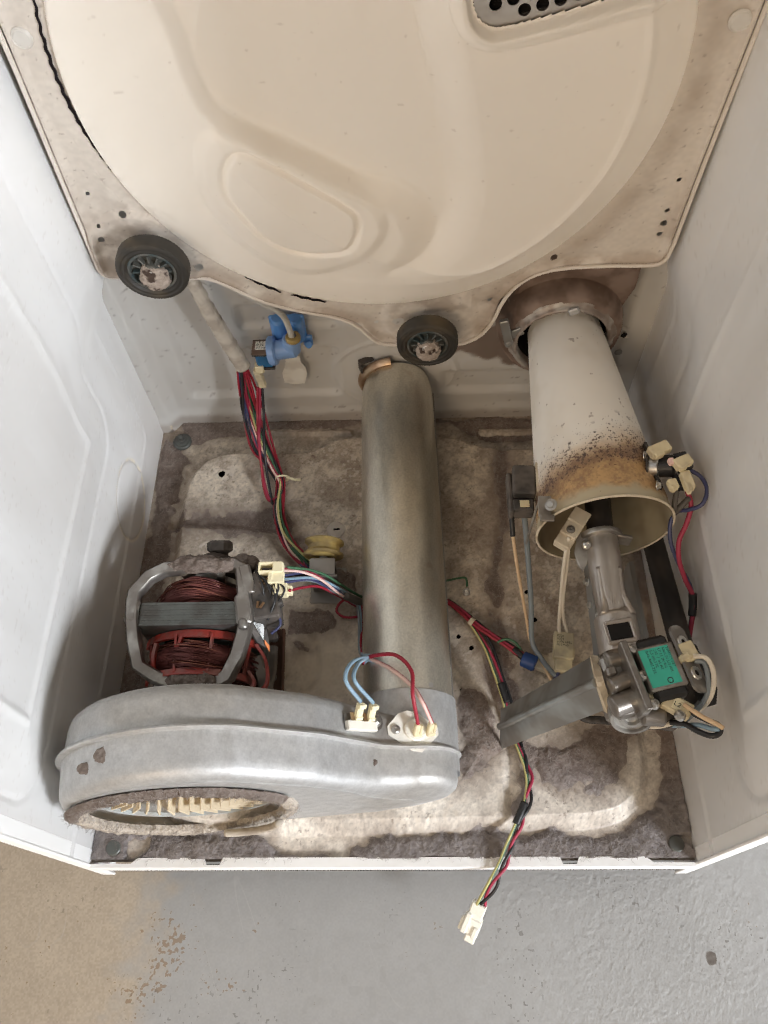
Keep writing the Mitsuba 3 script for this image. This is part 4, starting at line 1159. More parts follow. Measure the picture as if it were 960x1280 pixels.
pul = MB().add(lathe([(0.0, 0.0), (0.026, 0.0), (0.034, 0.004), (0.035, 0.010), (0.030, 0.014), (0.022, 0.016), (0.021, 0.022), (0, 0.022)], (XC + 0.004, 0.300, ZC + 0.010), (0, 1, 0), 32), cyl((XC + 0.008, 0.31, ZC + 0.012), (XC + 0.008, 0.338, ZC + 0.012), 0.009))
pul = place(fluff(pul.mesh().subdivide().subdivide(), 0.004, 130, 3), np.eye(3), (0, 0, 0))
add('pulley_hub', pul, 'm_lint_dark', mo, smooth=True, label='motor pulley buried in dark lint')
hx = [(0.0155 * math.cos(t), 0.0155 * math.sin(t), z) for t in np.arange(6) * math.pi / 3 for z in (-0.0045, 0.0045)] + [(0.011 * math.cos(t), 0.011 * math.sin(t), z) for t in np.arange(6) * math.pi / 3 for z in (-0.0075, 0.0075)]
add('shaft_end', MB().add(place(hull(hx), frame((0, 1, 0.5)), (XC + 0.008, 0.336, ZC + 0.020))), 'm_black_dusty', mo, smooth=False, label='dark hexagonal shaft end')
for c, s, seed in (((-0.205, 0.293, 0.259), (0.040, 0.010, 0.0075), 2), ((-0.165, 0.302, 0.24), (0.022, 0.012, 0.008), 6), ((-0.207, 0.166, 0.238), (0.030, 0.014, 0.011), 11)):
    b = trimesh.creation.icosphere(5, 1)
    b.vertices *= s
    add('lint_clump', place(fluff(b, 0.011, 120, seed), np.eye(3), c), 'm_lint', mo, smooth=True)
# shell plate with the rating label, switch and terminals on the right
SR = np.stack([V(0.35, 0.72, 0.0), V(0.62, -0.25, -0.74), V(0, 0, 0)], 1)
q4 = [(-0.1434,0.2431,0.257), (-0.1334,0.2246,0.24), (-0.1339,0.2112,0.236), (-0.1443,0.2266,0.254)]
nrm = np.cross(V(*q4[1]) - V(*q4[0]), V(*q4[3]) - V(*q4[0]))
nrm /= np.linalg.norm(nrm)
nrm *= np.sign(nrm[2])


def sheet(q, n, t, off):
    a = [V(*p) + n * off for p in q]
    return hull(a + [p + n * t for p in a])


big4 = [(-0.148,0.2524,0.26), (-0.1311,0.2293,0.24), (-0.127,0.2037,0.226), (-0.1399,0.2085,0.236), (-0.1499,0.2263,0.257)]
add('shell_plate', sheet(big4, nrm, 0.003, -0.0035), 'm_black_dusty', mo, smooth=False)
lk = add('rating_label', sheet(q4, nrm, 0.0004, 0.0002), 'm_label_white', mo, smooth=False, label='white printed rating label')
e1, e2 = V(*q4[1]) - V(*q4[0]), V(*q4[3]) - V(*q4[0])
pm = MB()
for i in range(6):
    a = V(*q4[0]) + e2 * (0.14 + 0.13 * i) + nrm * 0.0007
    pm.add(hull([a + e1 * 0.12, a + e1 * (0.55 + 0.3 * ((i * 37) % 10) / 10), a + e1 * 0.12 + e2 * 0.05, a + e1 * (0.55 + 0.3 * ((i * 37) % 10) / 10) + e2 * 0.05, a + e1 * .12 + nrm * .0001, a + e1 * .6 + e2 * .05 + nrm * .0001]))
add('print', pm, 'm_ink', lk, smooth=False, kind='stuff')
add('orange_label', sheet([(-0.133,0.2112,0.236), (-0.1284,0.2069,0.23), (-0.1284,0.2006,0.227), (-0.1331,0.2082,0.234)], nrm, 0.0006, 0.0008), 'm_label_orange', mo, smooth=False)
sw = MB()
S0 = V(*(-0.1321,0.2616,0.243))
sw.add(box(S0 + V(0, -0.006, 0), (0.030, 0.056, 0.034), 0.002, rotz(8)), box(S0 + V(-0.004, 0.026, 0.000), (0.020, 0.018, 0.020), 0.002, rotz(-10)), box(S0 + V(0.010, -0.012, 0.010), (0.018, 0.016, 0.012), 0.0015, rotz(20)))
add('switch', sw, 'm_black_dusty', mo, smooth=False, label='black motor switch')
tm = MB()
mat('m_bronze_dark', pr((0.22, 0.13, 0.07), 0.35, 0.8))
rg = np.random.default_rng(12)
for i in range(6):
    q = S0 + V(rg.uniform(-0.008, 0.012), rg.uniform(-0.03, 0.012), 0.017 + rg.uniform(0, 0.004))
    tm.add(box(q, (0.003, 0.008, 0.0016), 0.0003, rotz(rg.uniform(-40, 40))))
add('terminal', tm, 'm_bronze_dark', mo, smooth=False, kind='stuff')
lead = MB()
for i in range(7):
    a = S0 + V(rg.uniform(-0.01, 0.012), rg.uniform(0.0, 0.02), 0.018)
    b = S0 + V(rg.uniform(0.0, 0.016), rg.uniform(-0.04, -0.01), 0.012)
    lead.add(tube([a, (a + b) / 2 + V(rg.uniform(0, 0.012), 0, 0.008), b], 0.0012, 6))
add('lead', lead, 'm_wire_black', mo, smooth=True, kind='stuff')
add('lead', MB().add(tube([S0 + V(0.012, -0.02, 0.012), S0 + V(0.018, -0.036, 0.004), S0 + V(0.008, -0.046, 0.0)], 0.0017, 6)), 'm_wire_navy', mo, smooth=True)
add('small_plug', MB().add(box(V(*(-0.1224,0.2474,0.235)), (0.0085, 0.008, 0.008), 0.001, rotz(-6)), box(V(*(-0.1209,0.2388,0.235)), (0.0085, 0.006, 0.008), 0.001, rotz(-6))), 'm_cream', mo, smooth=False)
mp = [p[:2] for p in [(-0.1634,0.2637,0.127), (-0.1305,0.2675,0.127), (-0.1273,0.1722,0.127), (-0.1772,0.1726,0.127)]]
pk = add('mounting_plate', extr(mp, 0.003, None, (0, 0, 0.124)), 'm_rust_plate', mo, smooth=False, label='rusty brown mounting plate')
add('plate_lip', box(V(*(-0.1284,0.223,0.129)), (0.003, 0.085, 0.010), 0.0006, rotz(2)), 'm_rust_plate', pk)
for p in [(-0.1416,0.2556,0.128), (-0.1409,0.2044,0.128)]:
    add('bolt', panhead(p, (0, 0, 1), 0.0062, 0.005), 'm_steel', pk)
add('side_leg', MB().add(bar([(-0.148, 0.205, 0.20), (-0.139, 0.18, 0.19), (-0.138, 0.172, 0.165), (-0.145, 0.160, 0.13)], 0.007)), 'm_galv_dark', mo, smooth=40)
add('cradle', MB().add(box((XC, 0.215, 0.130), (0.12, 0.10, 0.016), 0.003)), 'm_rust_plate', mo)

# plugs on the motor: three cream housings in a stack, the wires leave to the right
pg = thing('motor_plug', 'cream stepped plug pushed onto the right side of the motor', 'plug')
c = V(*(-0.1254,0.2832,0.266))
hol = MB().add(box(c + V(0, 0.0052, 0), (0.026, 0.0022, 0.012), 0.0005), box(c + V(0, -0.0052, 0), (0.026, 0.0022, 0.012), 0.0005), box(c + V(-0.0125, 0, 0), (0.0022, 0.012, 0.012), 0.0005), box(c + V(0.008, 0, 0), (0.012, 0.012, 0.012), 0.001))
add('upper_shell', hol, 'm_cream', pg, smooth=False)
c2 = V(*(-0.1191,0.2722,0.262))
add('middle_shell', MB().add(box(c2, (0.018, 0.014, 0.014), 0.001), box(c2 + V(-0.006, 0, 0.006), (0.005, 0.016, 0.005), 0.0008)), 'm_cream', pg, smooth=False)
c3 = V(*(-0.1144,0.2604,0.258))
add('lower_shell', MB().add(box(c3, (0.016, 0.013, 0.014), 0.001), box(c3 + V(0.010, 0, -0.001), (0.006, 0.009, 0.010), 0.0008), box(c3 + V(-0.004, 0, 0.007), (0.003, 0.015, 0.004), 0.0006)), 'm_cream', pg, smooth=False)

# ------------------------------------------------------------------ idler pulley
idl = thing('idler_pulley', 'grooved amber plastic idler pulley on a grey steel arm beside the pipe', 'pulley')
ic = V(*(-0.0809,0.3629,0.158))
add('wheel', lathe([(0.006, -0.0115), (0.016, -0.0115), (0.018, -0.010), (0.0235, -0.0105), (0.0255, -0.0095), (0.0255, -0.0070), (0.0235, -0.0060), (0.0205, -0.003), (0.0200, 0.003), (0.0230, 0.0060), (0.0250, 0.0072), (0.0250, 0.0095), (0.0235, 0.0105), (0.018, 0.010), (0.006, 0.011)], ic, (0.05, 1, 0.16), 64), 'm_idler', idl, smooth=25)
arm = MB().add(box(ic + V(0.000, -0.0195, -0.008), (0.030, 0.003, 0.038), 0.0008), box(ic + V(0.0, -0.030, 0.010), (0.032, 0.022, 0.003), 0.0008), box(ic + V(0.002, -0.043, -0.013), (0.034, 0.003, 0.048), 0.0008, rotz(2)), cyl(ic + V(0, -0.024, 0), ic + V(0, 0.016, 0), 0.0052))
add('arm', arm, 'm_galv_dark', idl, smooth=False)
add('foot', box((ic[0] + 0.004, ic[1] - 0.035, 0.1225), (0.045, 0.05, 0.003), 0.0006), 'm_galv_dark', idl)
pc = V(*(-0.0701,0.4093,0.1235))
add('clean_pad', lathe([(0, 0.0012), (0.0105, 0.001), (0.0125, 0.0)], pc, (0, 0, 1), 40), 'm_pad', cab)
add('pad_slot', box(pc + V(0.001, 0, 0.0013), (0.0085, 0.0026, 0.0006), 0.0002, rotz(6)), 'm_hole', cab)

# ------------------------------------------------------------------ burner: funnel, heat duct, venturi tube, gas valve
CF, CB = V(*(0.2312,0.2927,0.325)), V(*(0.2173,0.565,0.328))
CAX = (CB - CF) / np.linalg.norm(CB - CF)
CL = np.linalg.norm(CB - CF)
fu = thing('burner_funnel', 'cream enamelled burner funnel scorched brown and black round its wide front end', 'funnel')
na, ns = 600, 380
Rf = frame(CAX)
a_, s_ = np.meshgrid(np.linspace(0, 2 * np.pi, na, endpoint=False), np.linspace(0, CL, ns), indexing='xy')
rad_ = 0.0695 + (0.0425 - 0.0695) * (s_ / CL)
rad_ = rad_ + 0.0012 * np.exp(-(s_ / 0.0025)**2)
P = CF + (rad_ * np.cos(a_)).ravel()[:, None] * Rf[:, 0] + (rad_ * np.sin(a_)).ravel()[:, None] * Rf[:, 1] + s_.ravel()[:, None] * CAX
i, j = np.meshgrid(np.arange(ns - 1), np.arange(na), indexing='ij')
q = np.stack([i * na + j, i * na + (j + 1) % na, (i + 1) * na + (j + 1) % na, (i + 1) * na + j], -1).reshape(-1, 4)
s1, a1 = s_.ravel(), a_.ravel()
side = np.cos(a1) * (1 if Rf[0, 0] > 0 else -1)        # +1 on the right
t = s1 - 0.016 * side + (fb(P, 55, 3, 2) - 0.5) * 0.020
c = np.tile([0.83, 0.805, 0.75], (len(P), 1))
c = lerp(c, [0.60, 0.53, 0.42], sstep(0.45, 0.7, fb(P, 18, 4, 3)) * 0.3)
gold = lerp([0.50, 0.31, 0.13], [0.28, 0.15, 0.06], sstep(0.35, 0.7, 0.5 * fb(P, 60, 4, 5) + 0.5 * fb(P, 420, 3, 6)))
c = lerp(c, gold, sstep(0.096, 0.046, t) * 0.95)
c = lerp(c, [0.46, 0.405, 0.285], sstep(0.020, 0.006, s1 + 0.02 * (fb(P, 60, 3, 4) - 0.5)))
band = np.exp(-((t - 0.052) / 0.010)**2)
c = lerp(c, [0.165, 0.095, 0.065], np.clip(band * (0.45 + 0.5 * fb(P, 300, 3, 7)), 0, 0.8))
dens = sstep(0.125, 0.052, t) * sstep(0.030, 0.05, t) * (0.55 + 0.9 * (fb(P, 45, 3, 8) - 0.2) * (0.55 + 0.45 * np.abs(side)))
fine = 0.6 * fb(P, 900, 2, 9) + 0.4 * fb(P, 330, 2, 10)
c = lerp(c, [0.085, 0.05, 0.045], sstep(0.78 - 0.34 * dens, 0.83 - 0.32 * dens, fine) * (dens > 0.02) * 0.92)
fl = sstep(0.70, 0.76, fb(P, 150, 3, 29)) * sstep(0.11, 0.085, t) * sstep(0.045, 0.06, t)
c = lerp(c, [0.05, 0.035, 0.035], fl * 0.9)
speck = sstep(0.80, 0.86, fb(P, 200, 2, 19))
c = lerp(c, [0.2, 0.15, 0.12], speck * 0.5)
add('shell', trimesh.Trimesh(P, np.vstack([q[:, [0, 1, 2]], q[:, [0, 2, 3]]]), process=False), 'm_vertex_paint', fu, smooth=True, color=c)
inner = lathe([(0.0685, 0.001), (0.0415, CL)], CF, CAX, 128)
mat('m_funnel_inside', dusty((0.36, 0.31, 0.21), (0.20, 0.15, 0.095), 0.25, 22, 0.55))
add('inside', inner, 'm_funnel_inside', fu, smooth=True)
add('rim', lathe([(0.0687, 0.0006), (0.0694, -0.0004), (0.0709, -0.0002), (0.0712, 0.0012)], CF, CAX, 128), 'm_ceramic', fu, smooth=True)
dn = V(*(0.2001,0.5444,0.385))
add('dent', tube([dn + V(-0.008, 0.004, 0.0), dn, dn + V(0.010, -0.001, -0.001)], 0.0016, 6), 'm_galv_dark', fu)

du = thing('heat_duct', 'rusty heat duct whose round mouth takes the narrow end of the funnel', 'duct')
DC = V(*(0.2124,0.545,0.3335))
shape = sg.Point(DC[0], DC[2]).buffer(0.066, 48).union(sg.Polygon([(DC[0] - 0.060, DC[2]), (DC[0] - 0.066, 0.62), (DC[0] + 0.078, 0.62), (DC[0] + 0.080, DC[2] + 0.05), (DC[0] + 0.062, DC[2] - 0.01)]))
shape = shape.difference(sg.Point(DC[0], DC[2]).buffer(0.054, 48))
mb = MB()
for y0, y1, ins in ((0.577, 0.606, 0.0), (0.573, 0.577, 0.003), (0.570, 0.573, 0.007)):
    mb.add(extr(shape.buffer(-ins), y1 - y0, R_XZ, (0, y1, 0)))
add('casing', mb, 'm_rust_duct', du, smooth=35)
add('shoulder', lathe([(0.0600, 0.0005), (0.0635, 0.002), (0.0685, 0.007), (0.0720, 0.015), (0.0745, 0.028), (0.076, 0.058)], DC + V(0, -0.002, 0), (0, 1, 0), 96), 'm_rust_duct', du, smooth=True)
mat('m_rust_lip', dusty((0.44, 0.41, 0.375), (0.22, 0.16, 0.13), 0.3, 60, 0.5, 0.4))
lipm = lathe([(0.052, 0.012), (0.0525, 0), (0.0545, -0.0035), (0.057, -0.0032), (0.0590, 0.001), (0.0630, 0.004), (0.066, 0.010)], DC + V(0, -0.004, 0), (0, 1, 0), 160).subdivide()
lipm.vertices = lipm.vertices + V(0, 1, 0) * ((fb(lipm.vertices, 60, 3, 1) - 0.5) * 0.006)[:, None]
add('mouth_lip', lipm, 'm_rust_lip', du, smooth=True)
add('throat', MB().add(lathe([(0.053, 0.004), (0.05, 0.06), (0, 0.0605)], DC + V(0, -0.003, 0), (0, 1, 0), 64)), 'm_hole', du)
tg_ = V(*(0.1441,0.535,0.3607))
add('side_strap', MB().add(box(tg_, (0.010, 0.006, 0.040), 0.001, rot([0, 1, 0], -14)), box(tg_ + V(0.010, 0.006, -0.010), (0.022, 0.003, 0.012), 0.0008, rot([0, 1, 0], -30)), hexhead(tg_ + V(0.004, -0.003, -0.018), (0, -1, 0), 0.003, 0.003)), 'm_galv_dark', du, smooth=False)
add('tab', box(DC + V(0.004, -0.010, 0.058), (0.012, 0.004, 0.009), 0.0015, rot([0, 1, 0], -25)), 'm_galv', du)
add('corner_hole', box(V(*(0.3033,0.594,0.2844)), (0.006, 0.003, 0.007), 0.001, rot([0, 1, 0], 30)), 'm_hole', cab)
add('corner_screw', hexhead((0.3038,0.596,0.2504), (0, -1, 0), 0.0035, 0.002), 'm_galv_dark', cab)

gp_ = thing('gas_pipe', 'straight black iron gas pipe between the funnel and the right side wall', 'pipe')
g0, g1 = V(*(0.3091,0.1685,0.265)), V(*(0.2906,0.6397,0.225))
g1[1] = min(g1[1], 0.606)
add('pipe', cyl(g0, g1, 0.0118, n=32), 'm_black_iron', gp_)
gd = (g1 - g0) / np.linalg.norm(g1 - g0)
add('elbow', MB().add(cyl(g0 - gd * 0.004, g0 + gd * 0.018, 0.0150, n=32, b=0.002), tube([g0 + gd * 0.002, g0 - gd * 0.014 + V(0, 0, .002), g0 - gd * 0.022 + V(-0.014, 0, 0.006)], 0.013, 20, smooth=True)), 'm_black_iron', gp_, smooth=True)

# venturi burner tube
bt = thing('burner_tube', 'cast aluminium venturi burner tube with a square air window, entering the funnel from the valve', 'burner tube')
b0, b1, b2, b3, b4 = [V(*p) for p in [(0.2267,0.313,0.328), (0.225,0.2809,0.328), (0.2256,0.22,0.328), (0.2272,0.192,0.328), (0.2284,0.1569,0.328)]]
add('rear_pipe', cyl(b1 - V(0, 0.005, 0), b0 + (b0 - b1) * 0.9, 0.0135, n=32), 'm_black_iron', bt)
path = [b1, b1 * .6 + b2 * .4, b2, b3 + V(-0.0005, 0.006, 0), b3, b4]
add('venturi', tube(path, [0.0170, 0.0168, 0.0155, 0.0150, 0.0205, 0.0205], 36, 10), 'm_burner_alu', bt, smooth=40)
bx = (b4 - b1) / np.linalg.norm(b4 - b1)
for off in (-0.009, 0.009):
    pth = [b1 + (b4 - b1) * 0.30 + V(off * 1.05, 0, 0.010), b2 + V(off * 1.0, 0, 0.0095), b3 + V(off * 1.2, 0.012, 0.011), b3 + V(off * 1.5, 0, 0.0145)]
    add('rib', tube(pth, 0.0036, 10), 'm_burner_alu', bt, smooth=True)
fl = MB().add(lathe([(0.0155, -0.002), (0.0215, -0.0015), (0.0225, 0.0), (0.0225, 0.0035), (0.0155, 0.004)], b1, -bx, 40), box(b1 + V(0.022, -0.002, 0.002), (0.016, 0.004, 0.018), 0.0015, rotz(-12)))
add('flange', fl, 'm_castalu', bt, smooth=40)
wc = V(*(0.2247,0.1724,0.3485))
Rv = rotz(math.degrees(math.atan2(-bx[0], -bx[1])) * -1)
add('air_window', box(wc, (0.0205, 0.0155, 0.0012), 0.0003, rotz(9)), 'm_hole', bt)
add('air_shutter', MB().add(box(wc + V(0, 0.0098, 0.0004), (0.027, 0.004, 0.003), 0.001, rotz(9)), box(wc + V(0.001, -0.0100, 0.0004), (0.027, 0.004, 0.003), 0.001, rotz(9)), box(wc + V(-0.0125, -0.002, 0), (0.003, 0.022, 0.003), 0.001, rotz(9)), box(wc + V(0.0125, 0.002, 0), (0.003, 0.022, 0.003), 0.001, rotz(9))), 'm_burner_alu', bt, smooth=False)

bb = thing('burner_bracket', 'galvanized bracket plates standing under the burner tube', 'bracket')
pl_ = [V(*p) for p in [(0.2207,0.2711,0.3), (0.2169,0.1722,0.3)]]
for name, q in (('left_plate', [(0.2158,0.2683,0.302), (0.2208,0.2682,0.302), (0.2185,0.1679,0.305), (0.2138,0.1679,0.305)]), ('right_plate', [(0.2755,0.298,0.24), (0.2808,0.2979,0.24), (0.2837,0.2042,0.24), (0.2786,0.2043,0.24)])):
    top = [V(*p) for p in q]
    bot = [V(p[0] * 0.99, p[1], 0.285 if name == 'left_plate' else 0.150) for p in top]
    add(name, hull(top + bot), 'm_galv_dark', bb, smooth=False)
for p in [(0.2162,0.2499,0.292), (0.217,0.2236,0.292)]:
    add('screw', hexhead(V(*p) + V(-0.001, 0, 0), V(-1, -0.15, 0.35), 0.0036, 0.005), 'm_steel', bb)
sk = [(0.214,0.2072,0.306), (0.2176,0.2106,0.306), (0.2186,0.1689,0.309), (0.2152,0.1664,0.309)]
add('printed_strip', sheet(sk, V(0, 0, 1), 0.0006, 0.0), 'm_label_white', bb, smooth=False, label='narrow grey printed strip')
k = add('strip_print', MB().add(*[box(V(*sk[0]) * (1 - t) + V(*sk[3]) * t + V(0.0016, 0, 0.0009), (0.0022, 0.0016, 0.0003), 0.0001, rotz(rg.uniform(-9, 9))) for t in np.linspace(0.06, 0.95, 15)]), 'm_ink', bb, smooth=False, kind='stuff')

# slanting channel that carries the valve
ch = thing('channel_bracket', 'slanting galvanized steel channel reaching from the lint on the base up to the gas valve', 'bracket')
cl_ = [V(*p) for p in [(0.1319,0.1632,0.126), (0.1279,0.1392,0.142), (0.1286,0.1188,0.118)]]
cr_ = [V(*p) for p in [(0.2014,0.1598,0.312), (0.1996,0.1292,0.33), (0.2112,0.1114,0.3)]]
mb = MB()
for i in range(2):
    n_ = np.cross(cr_[i] - cl_[i], cl_[i + 1] - cl_[i])
    n_ /= np.linalg.norm(n_)
    n_ *= np.sign(n_[2])
    q = [cl_[i], cr_[i], cr_[i + 1], cl_[i + 1]]
    mb.add(hull(q + [p - n_ * 0.0025 for p in q]))
mb.add(tube([cl_[1], cl_[1] * .5 + cr_[1] * .5, cr_[1]], 0.0042, 12, 4))
add('channel', mb, 'm_channel', ch, smooth=35)
e = [p + V(0.004, 0, 0.001) for p in cr_]
add('edge_strip', tube(e, 0.0045, prof=[(-0.5, -0.8), (0.5, -0.8), (0.5, 0.8), (-0.5, 0.8)], per=6, up=(0, 0, 1)), 'm_ceramic', ch, smooth=False, label='beige frayed edge strip at the valve end')

# gas valve
gv = thing('gas_valve', 'cast aluminium gas valve with a teal printed label and black coils by the right wall', 'gas valve')
GO = V(*(0.257,0.1336,0.345))
GR = rotz(13)
G = lambda x, y, z: GO + GR @ V(x, y, z)
gb = MB()
for (p, r), in [(([(0.2115,0.1483,0.335), (0.2381,0.1575,0.335)], 0.0085),), (([(0.2111,0.1227,0.338), (0.2368,0.1339,0.338)], 0.0075),), (([(0.2114,0.1051,0.332), (0.2429,0.1168,0.332)], 0.0105),)]:
    gb.add(cyl(p[0], p[1], r, n=28, b=0.0015))
gb.add(box(G(-0.036, 0.002, -0.022), (0.020, 0.058, 0.022), 0.003, GR), box(G(-0.041, 0.013, -0.010), (0.010, 0.010, 0.012), 0.002, GR), box(G(-0.037, -0.010, -0.011), (0.010, 0.007, 0.012), 0.002, GR))
gb.add(box(G(-0.024, 0.004, -0.045), (0.046, 0.056, 0.040), 0.006, GR), cyl(G(-0.026, -0.030, -0.018), G(-0.006, -0.036, -0.018), 0.009, n=28, b=.002))
add('body', gb, 'm_castalu', gv, smooth=35)
add('flange_plate', MB().add(box(G(-0.0265, 0.000, -0.004), (0.0065, 0.066, 0.034), 0.001, GR)), 'm_castalu', gv, smooth=False)
for x, y in ((-0.018, 0.026), (-0.018, 0.000), (-0.018, -0.027), (0.0, -0.042)):
    add('screw', panhead(G(x, y, 0.000), GR @ V(0.3, 0.1, 1), 0.0052, 0.005), 'm_steel', gv)
add('coil_wrap', MB().add(box(G(0.002, 0.004, -0.010), (0.031, 0.060, 0.024), 0.003, GR)), 'm_black', gv, smooth=False)
add('coil_frame', MB().add(box(G(0.0015, 0.004, -0.0085), (0.036, 0.042, 0.027), 0.0015, GR)), 'm_castalu', gv, smooth=False)
lk = add('label', box(G(-0.0005, 0.004, 0.0053), (0.0285, 0.036, 0.0005), 0.0002, GR), 'm_label_teal', gv, smooth=False, label='teal printed label')


def lettering(lines, o, R, h, gap, parent, bsdf='m_ink'):
    mb = MB()
    for i, s in enumerate(lines):
        if s:
            m = meshkit.text_mesh(s, h, 0.0002)
            m.apply_translation((0, -i * gap, 0))
            mb.add(place(m, R, o))
    add('print', mb, bsdf, parent, smooth=False, kind='stuff')


LRot = GR @ rotz(-90)
lettering(['25M01A 627', 'MAX IN 1/2 PSI', 'LP 11 IN WC', '120 V  60 HZ', '6.5 WATTS', 'GAS ANSI Z21'], G(0.0112, 0.0205, 0.0056), LRot, 0.0023, 0.0039, lk)
add('label_mark', lathe([(0.0020, 0), (0.0020, 0.0002), (0.0028, 0.0002), (0.0028, 0)], G(0.0035, -0.0105, 0.0056), GR[:, 2], 20), 'm_ink', lk)
ep = sg.box(-0.033, -0.010, 0.033, 0.010).buffer(-0.008).buffer(0.008)
EP = np.stack([GR @ V(0, 1, 0), GR @ V(0.55, 0, 0.83), GR @ V(0.83, 0, -0.55)], 1)
EP[:, 1] = GR @ V(0.84, 0, -0.54)
EP[:, 2] = np.cross(EP[:, 0], EP[:, 1])
EP[:, 2] *= np.sign(EP[2, 2])
add('end_plate', extr(ep, 0.003, EP, G(0.0285, 0.006, -0.001)), 'm_castalu', gv, smooth=False)
for y in (0.022, -0.014):
    p = G(0.0285, 0.006 + y * 0.85 - 0.003, -0.001) + EP[:, 2] * 0.003
    add('boss', MB().add(lathe([(0.0028, 0.0), (0.0028, 0.0012), (0.0062, 0.0012), (0.0068, 0.0)], p, EP[:, 2], 28)), 'm_steel', gv)
    add('boss_hole', lathe([(0.0, 0.0004), (0.003, 0.0004)], p, EP[:, 2], 20), 'm_hole', gv)
c2_ = hull([G(x, y, z) for x, y, z in [(0.030, 0.020, -0.02), (0.046, 0.020, -0.016), (0.030, -0.028, -0.02), (0.046, -0.028, -0.016), (0.052, 0.012, -0.020), (0.052, -0.022, -0.020), (0.030, 0.02, -0.05), (0.05, 0.02, -0.05), (0.030, -0.03, -0.05), (0.05, -0.03, -0.05), (0.036, -0.036, -0.018), (0.044, -0.036, -0.018)]])
add('second_coil', c2_, 'm_black', gv, smooth=False, label='glossy black second coil')
oc = V(*(0.2869,0.1351,0.3325))
mat('m_brass_mark', pr((0.20, 0.12, 0.02), 0.45))
add('coil_mark', MB().add(*[lathe([(r - 0.0006, 0), (r - .0006, 0.0006), (r + .0006, 0.0006), (r + .0006, 0)], oc, (0.35, 0, 1), 28) for r in (0.0030, 0.0065)]), 'm_brass_mark', gv)
add('terminal_block', MB().add(box(V(*(0.2842,0.1517,0.345)), (0.015, 0.018, 0.012), 0.001, rotz(20)), box(V(*(0.2786,0.1445,0.35)), (0.009, 0.006, 0.012), 0.001, rotz(20))), 'm_cream_dull', gv, smooth=False)
tb2 = V(*(0.2681,0.1036,0.338))
add('terminal_block', MB().add(box(tb2, (0.026, 0.015, 0.010), 0.001, rotz(-32)), box(tb2 + V(-0.016, 0.010, -0.002), (0.016, 0.010, 0.008), 0.001, rotz(-32))), 'm_cream_dull', gv, smooth=False)
tk = add('terminal_tag', box(tb2 + V(0.002, -0.001, 0.0053), (0.014, 0.011, 0.0005), 0.0002, rotz(-32)), 'm_cream', gv, smooth=False)
lettering(['L2'], tb2 + rotz(-32) @ V(-0.004, -0.002, 0.0057), rotz(-32), 0.004, 0.005, tk)
rc = V(*(0.2331,0.1039,0.312))
rax = V(-0.10, -0.86, 0.42)
add('regulator_cap', lathe([(0, 0.004), (0.006, 0.004), (0.007, 0.007), (0.010, 0.007), (0.011, 0.0045), (0.0155, 0.0045), (0.0165, 0.007), (0.0195, 0.0065), (0.0205, 0.001), (0.0215, -0.012), (0.024, -0.03)], rc, rax, 48), 'm_castalu', gv, smooth=35)
add('lower_body', MB().add(box(V(*(0.2564,0.111,0.3)), (0.055, 0.030, 0.03), 0.006, rotz(-8)), cyl((0.2418,0.1044,0.31), (0.2708,0.1011,0.31), 0.009)), 'm_black_dusty', gv)

# igniter in the funnel's mouth
ig = thing('igniter', 'beige ceramic igniter on a steel holder in the mouth of the funnel', 'igniter')
i0, i1 = V(*(0.186,0.2745,0.338)), V(*(0.2,0.2944,0.345))
idr = i1 - i0
iang = math.degrees(math.atan2(idr[1], idr[0])) - 90
add('ceramic_block', MB().add(box(i0 + idr * 0.55, (0.017, 0.022, 0.011), 0.001, rotz(iang)), box(i0 - idr * 0.02, (0.017, 0.016, 0.011), 0.001, rotz(iang)), box(i0 + idr * 1.15, (0.018, 0.018, 0.004), 0.0008, rotz(iang))), 'm_ceramic', ig, smooth=False)
hp = [V(*p) for p in [(0.2004,0.2832,0.335), (0.2094,0.2866,0.337), (0.215,0.2813,0.338), (0.216,0.2705,0.334), (0.2034,0.2463,0.325), (0.1985,0.254,0.326), (0.196,0.2656,0.33)]]
hn = V(0.05, -0.35, 0.9)
add('holder', hull(hp + [p - V(0, 0, 0.002) for p in hp]), 'm_castalu', ig, smooth=False)
add('screw', panhead(V(*(0.2071,0.2695,0.338)), hn, 0.0048, 0.004), 'm_steel', ig)
add('screw', panhead(i0 + idr * 0.4 + V(0, 0, 0.0055), (0, 0, 1), 0.0045, 0.003), 'm_castalu', ig)
add('thread', cyl((0.2148,0.2704,0.336), (0.2234,0.2713,0.334), 0.0016), 'm_steel', ig)

# flame sensor at the left of the funnel
fs = thing('flame_sensor', 'black boxed flame sensor clipped to the left of the funnel', 'sensor')
f0 = V(*(0.1518,0.35,0.325))
add('case', MB().add(box(f0, (0.024, 0.036, 0.026), 0.002, rotz(-3)), box(f0 + V(-0.002, -0.026, -0.006), (0.022, 0.014, 0.020), 0.0015), box(f0 + V(-0.0145, -0.010, -0.006), (0.005, 0.050, 0.018), 0.0015)), 'm_black_dusty', fs, smooth=False)
add('front_step', MB().add(box(f0 + V(-0.001, -0.026, 0.0045), (0.010, 0.008, 0.002), 0.0005)), 'm_cream_dull', fs, smooth=False)
add('side_strip', MB().add(box(f0 + V(0.0138, 0.002, 0.002), (0.003, 0.036, 0.024), 0.0006, rotz(-3)), box(f0 + V(0.0175, -0.002, 0.008), (0.006, 0.005, 0.004), 0.001)), 'm_ceramic', fs, smooth=False)
add('lens_gap', box(f0 + V(0.0165, 0.004, 0.002), (0.0025, 0.022, 0.020), 0.0006, rotz(-3)), 'm_hole', fs, smooth=False)
c3_ = V(*(0.1645,0.299,0.366))
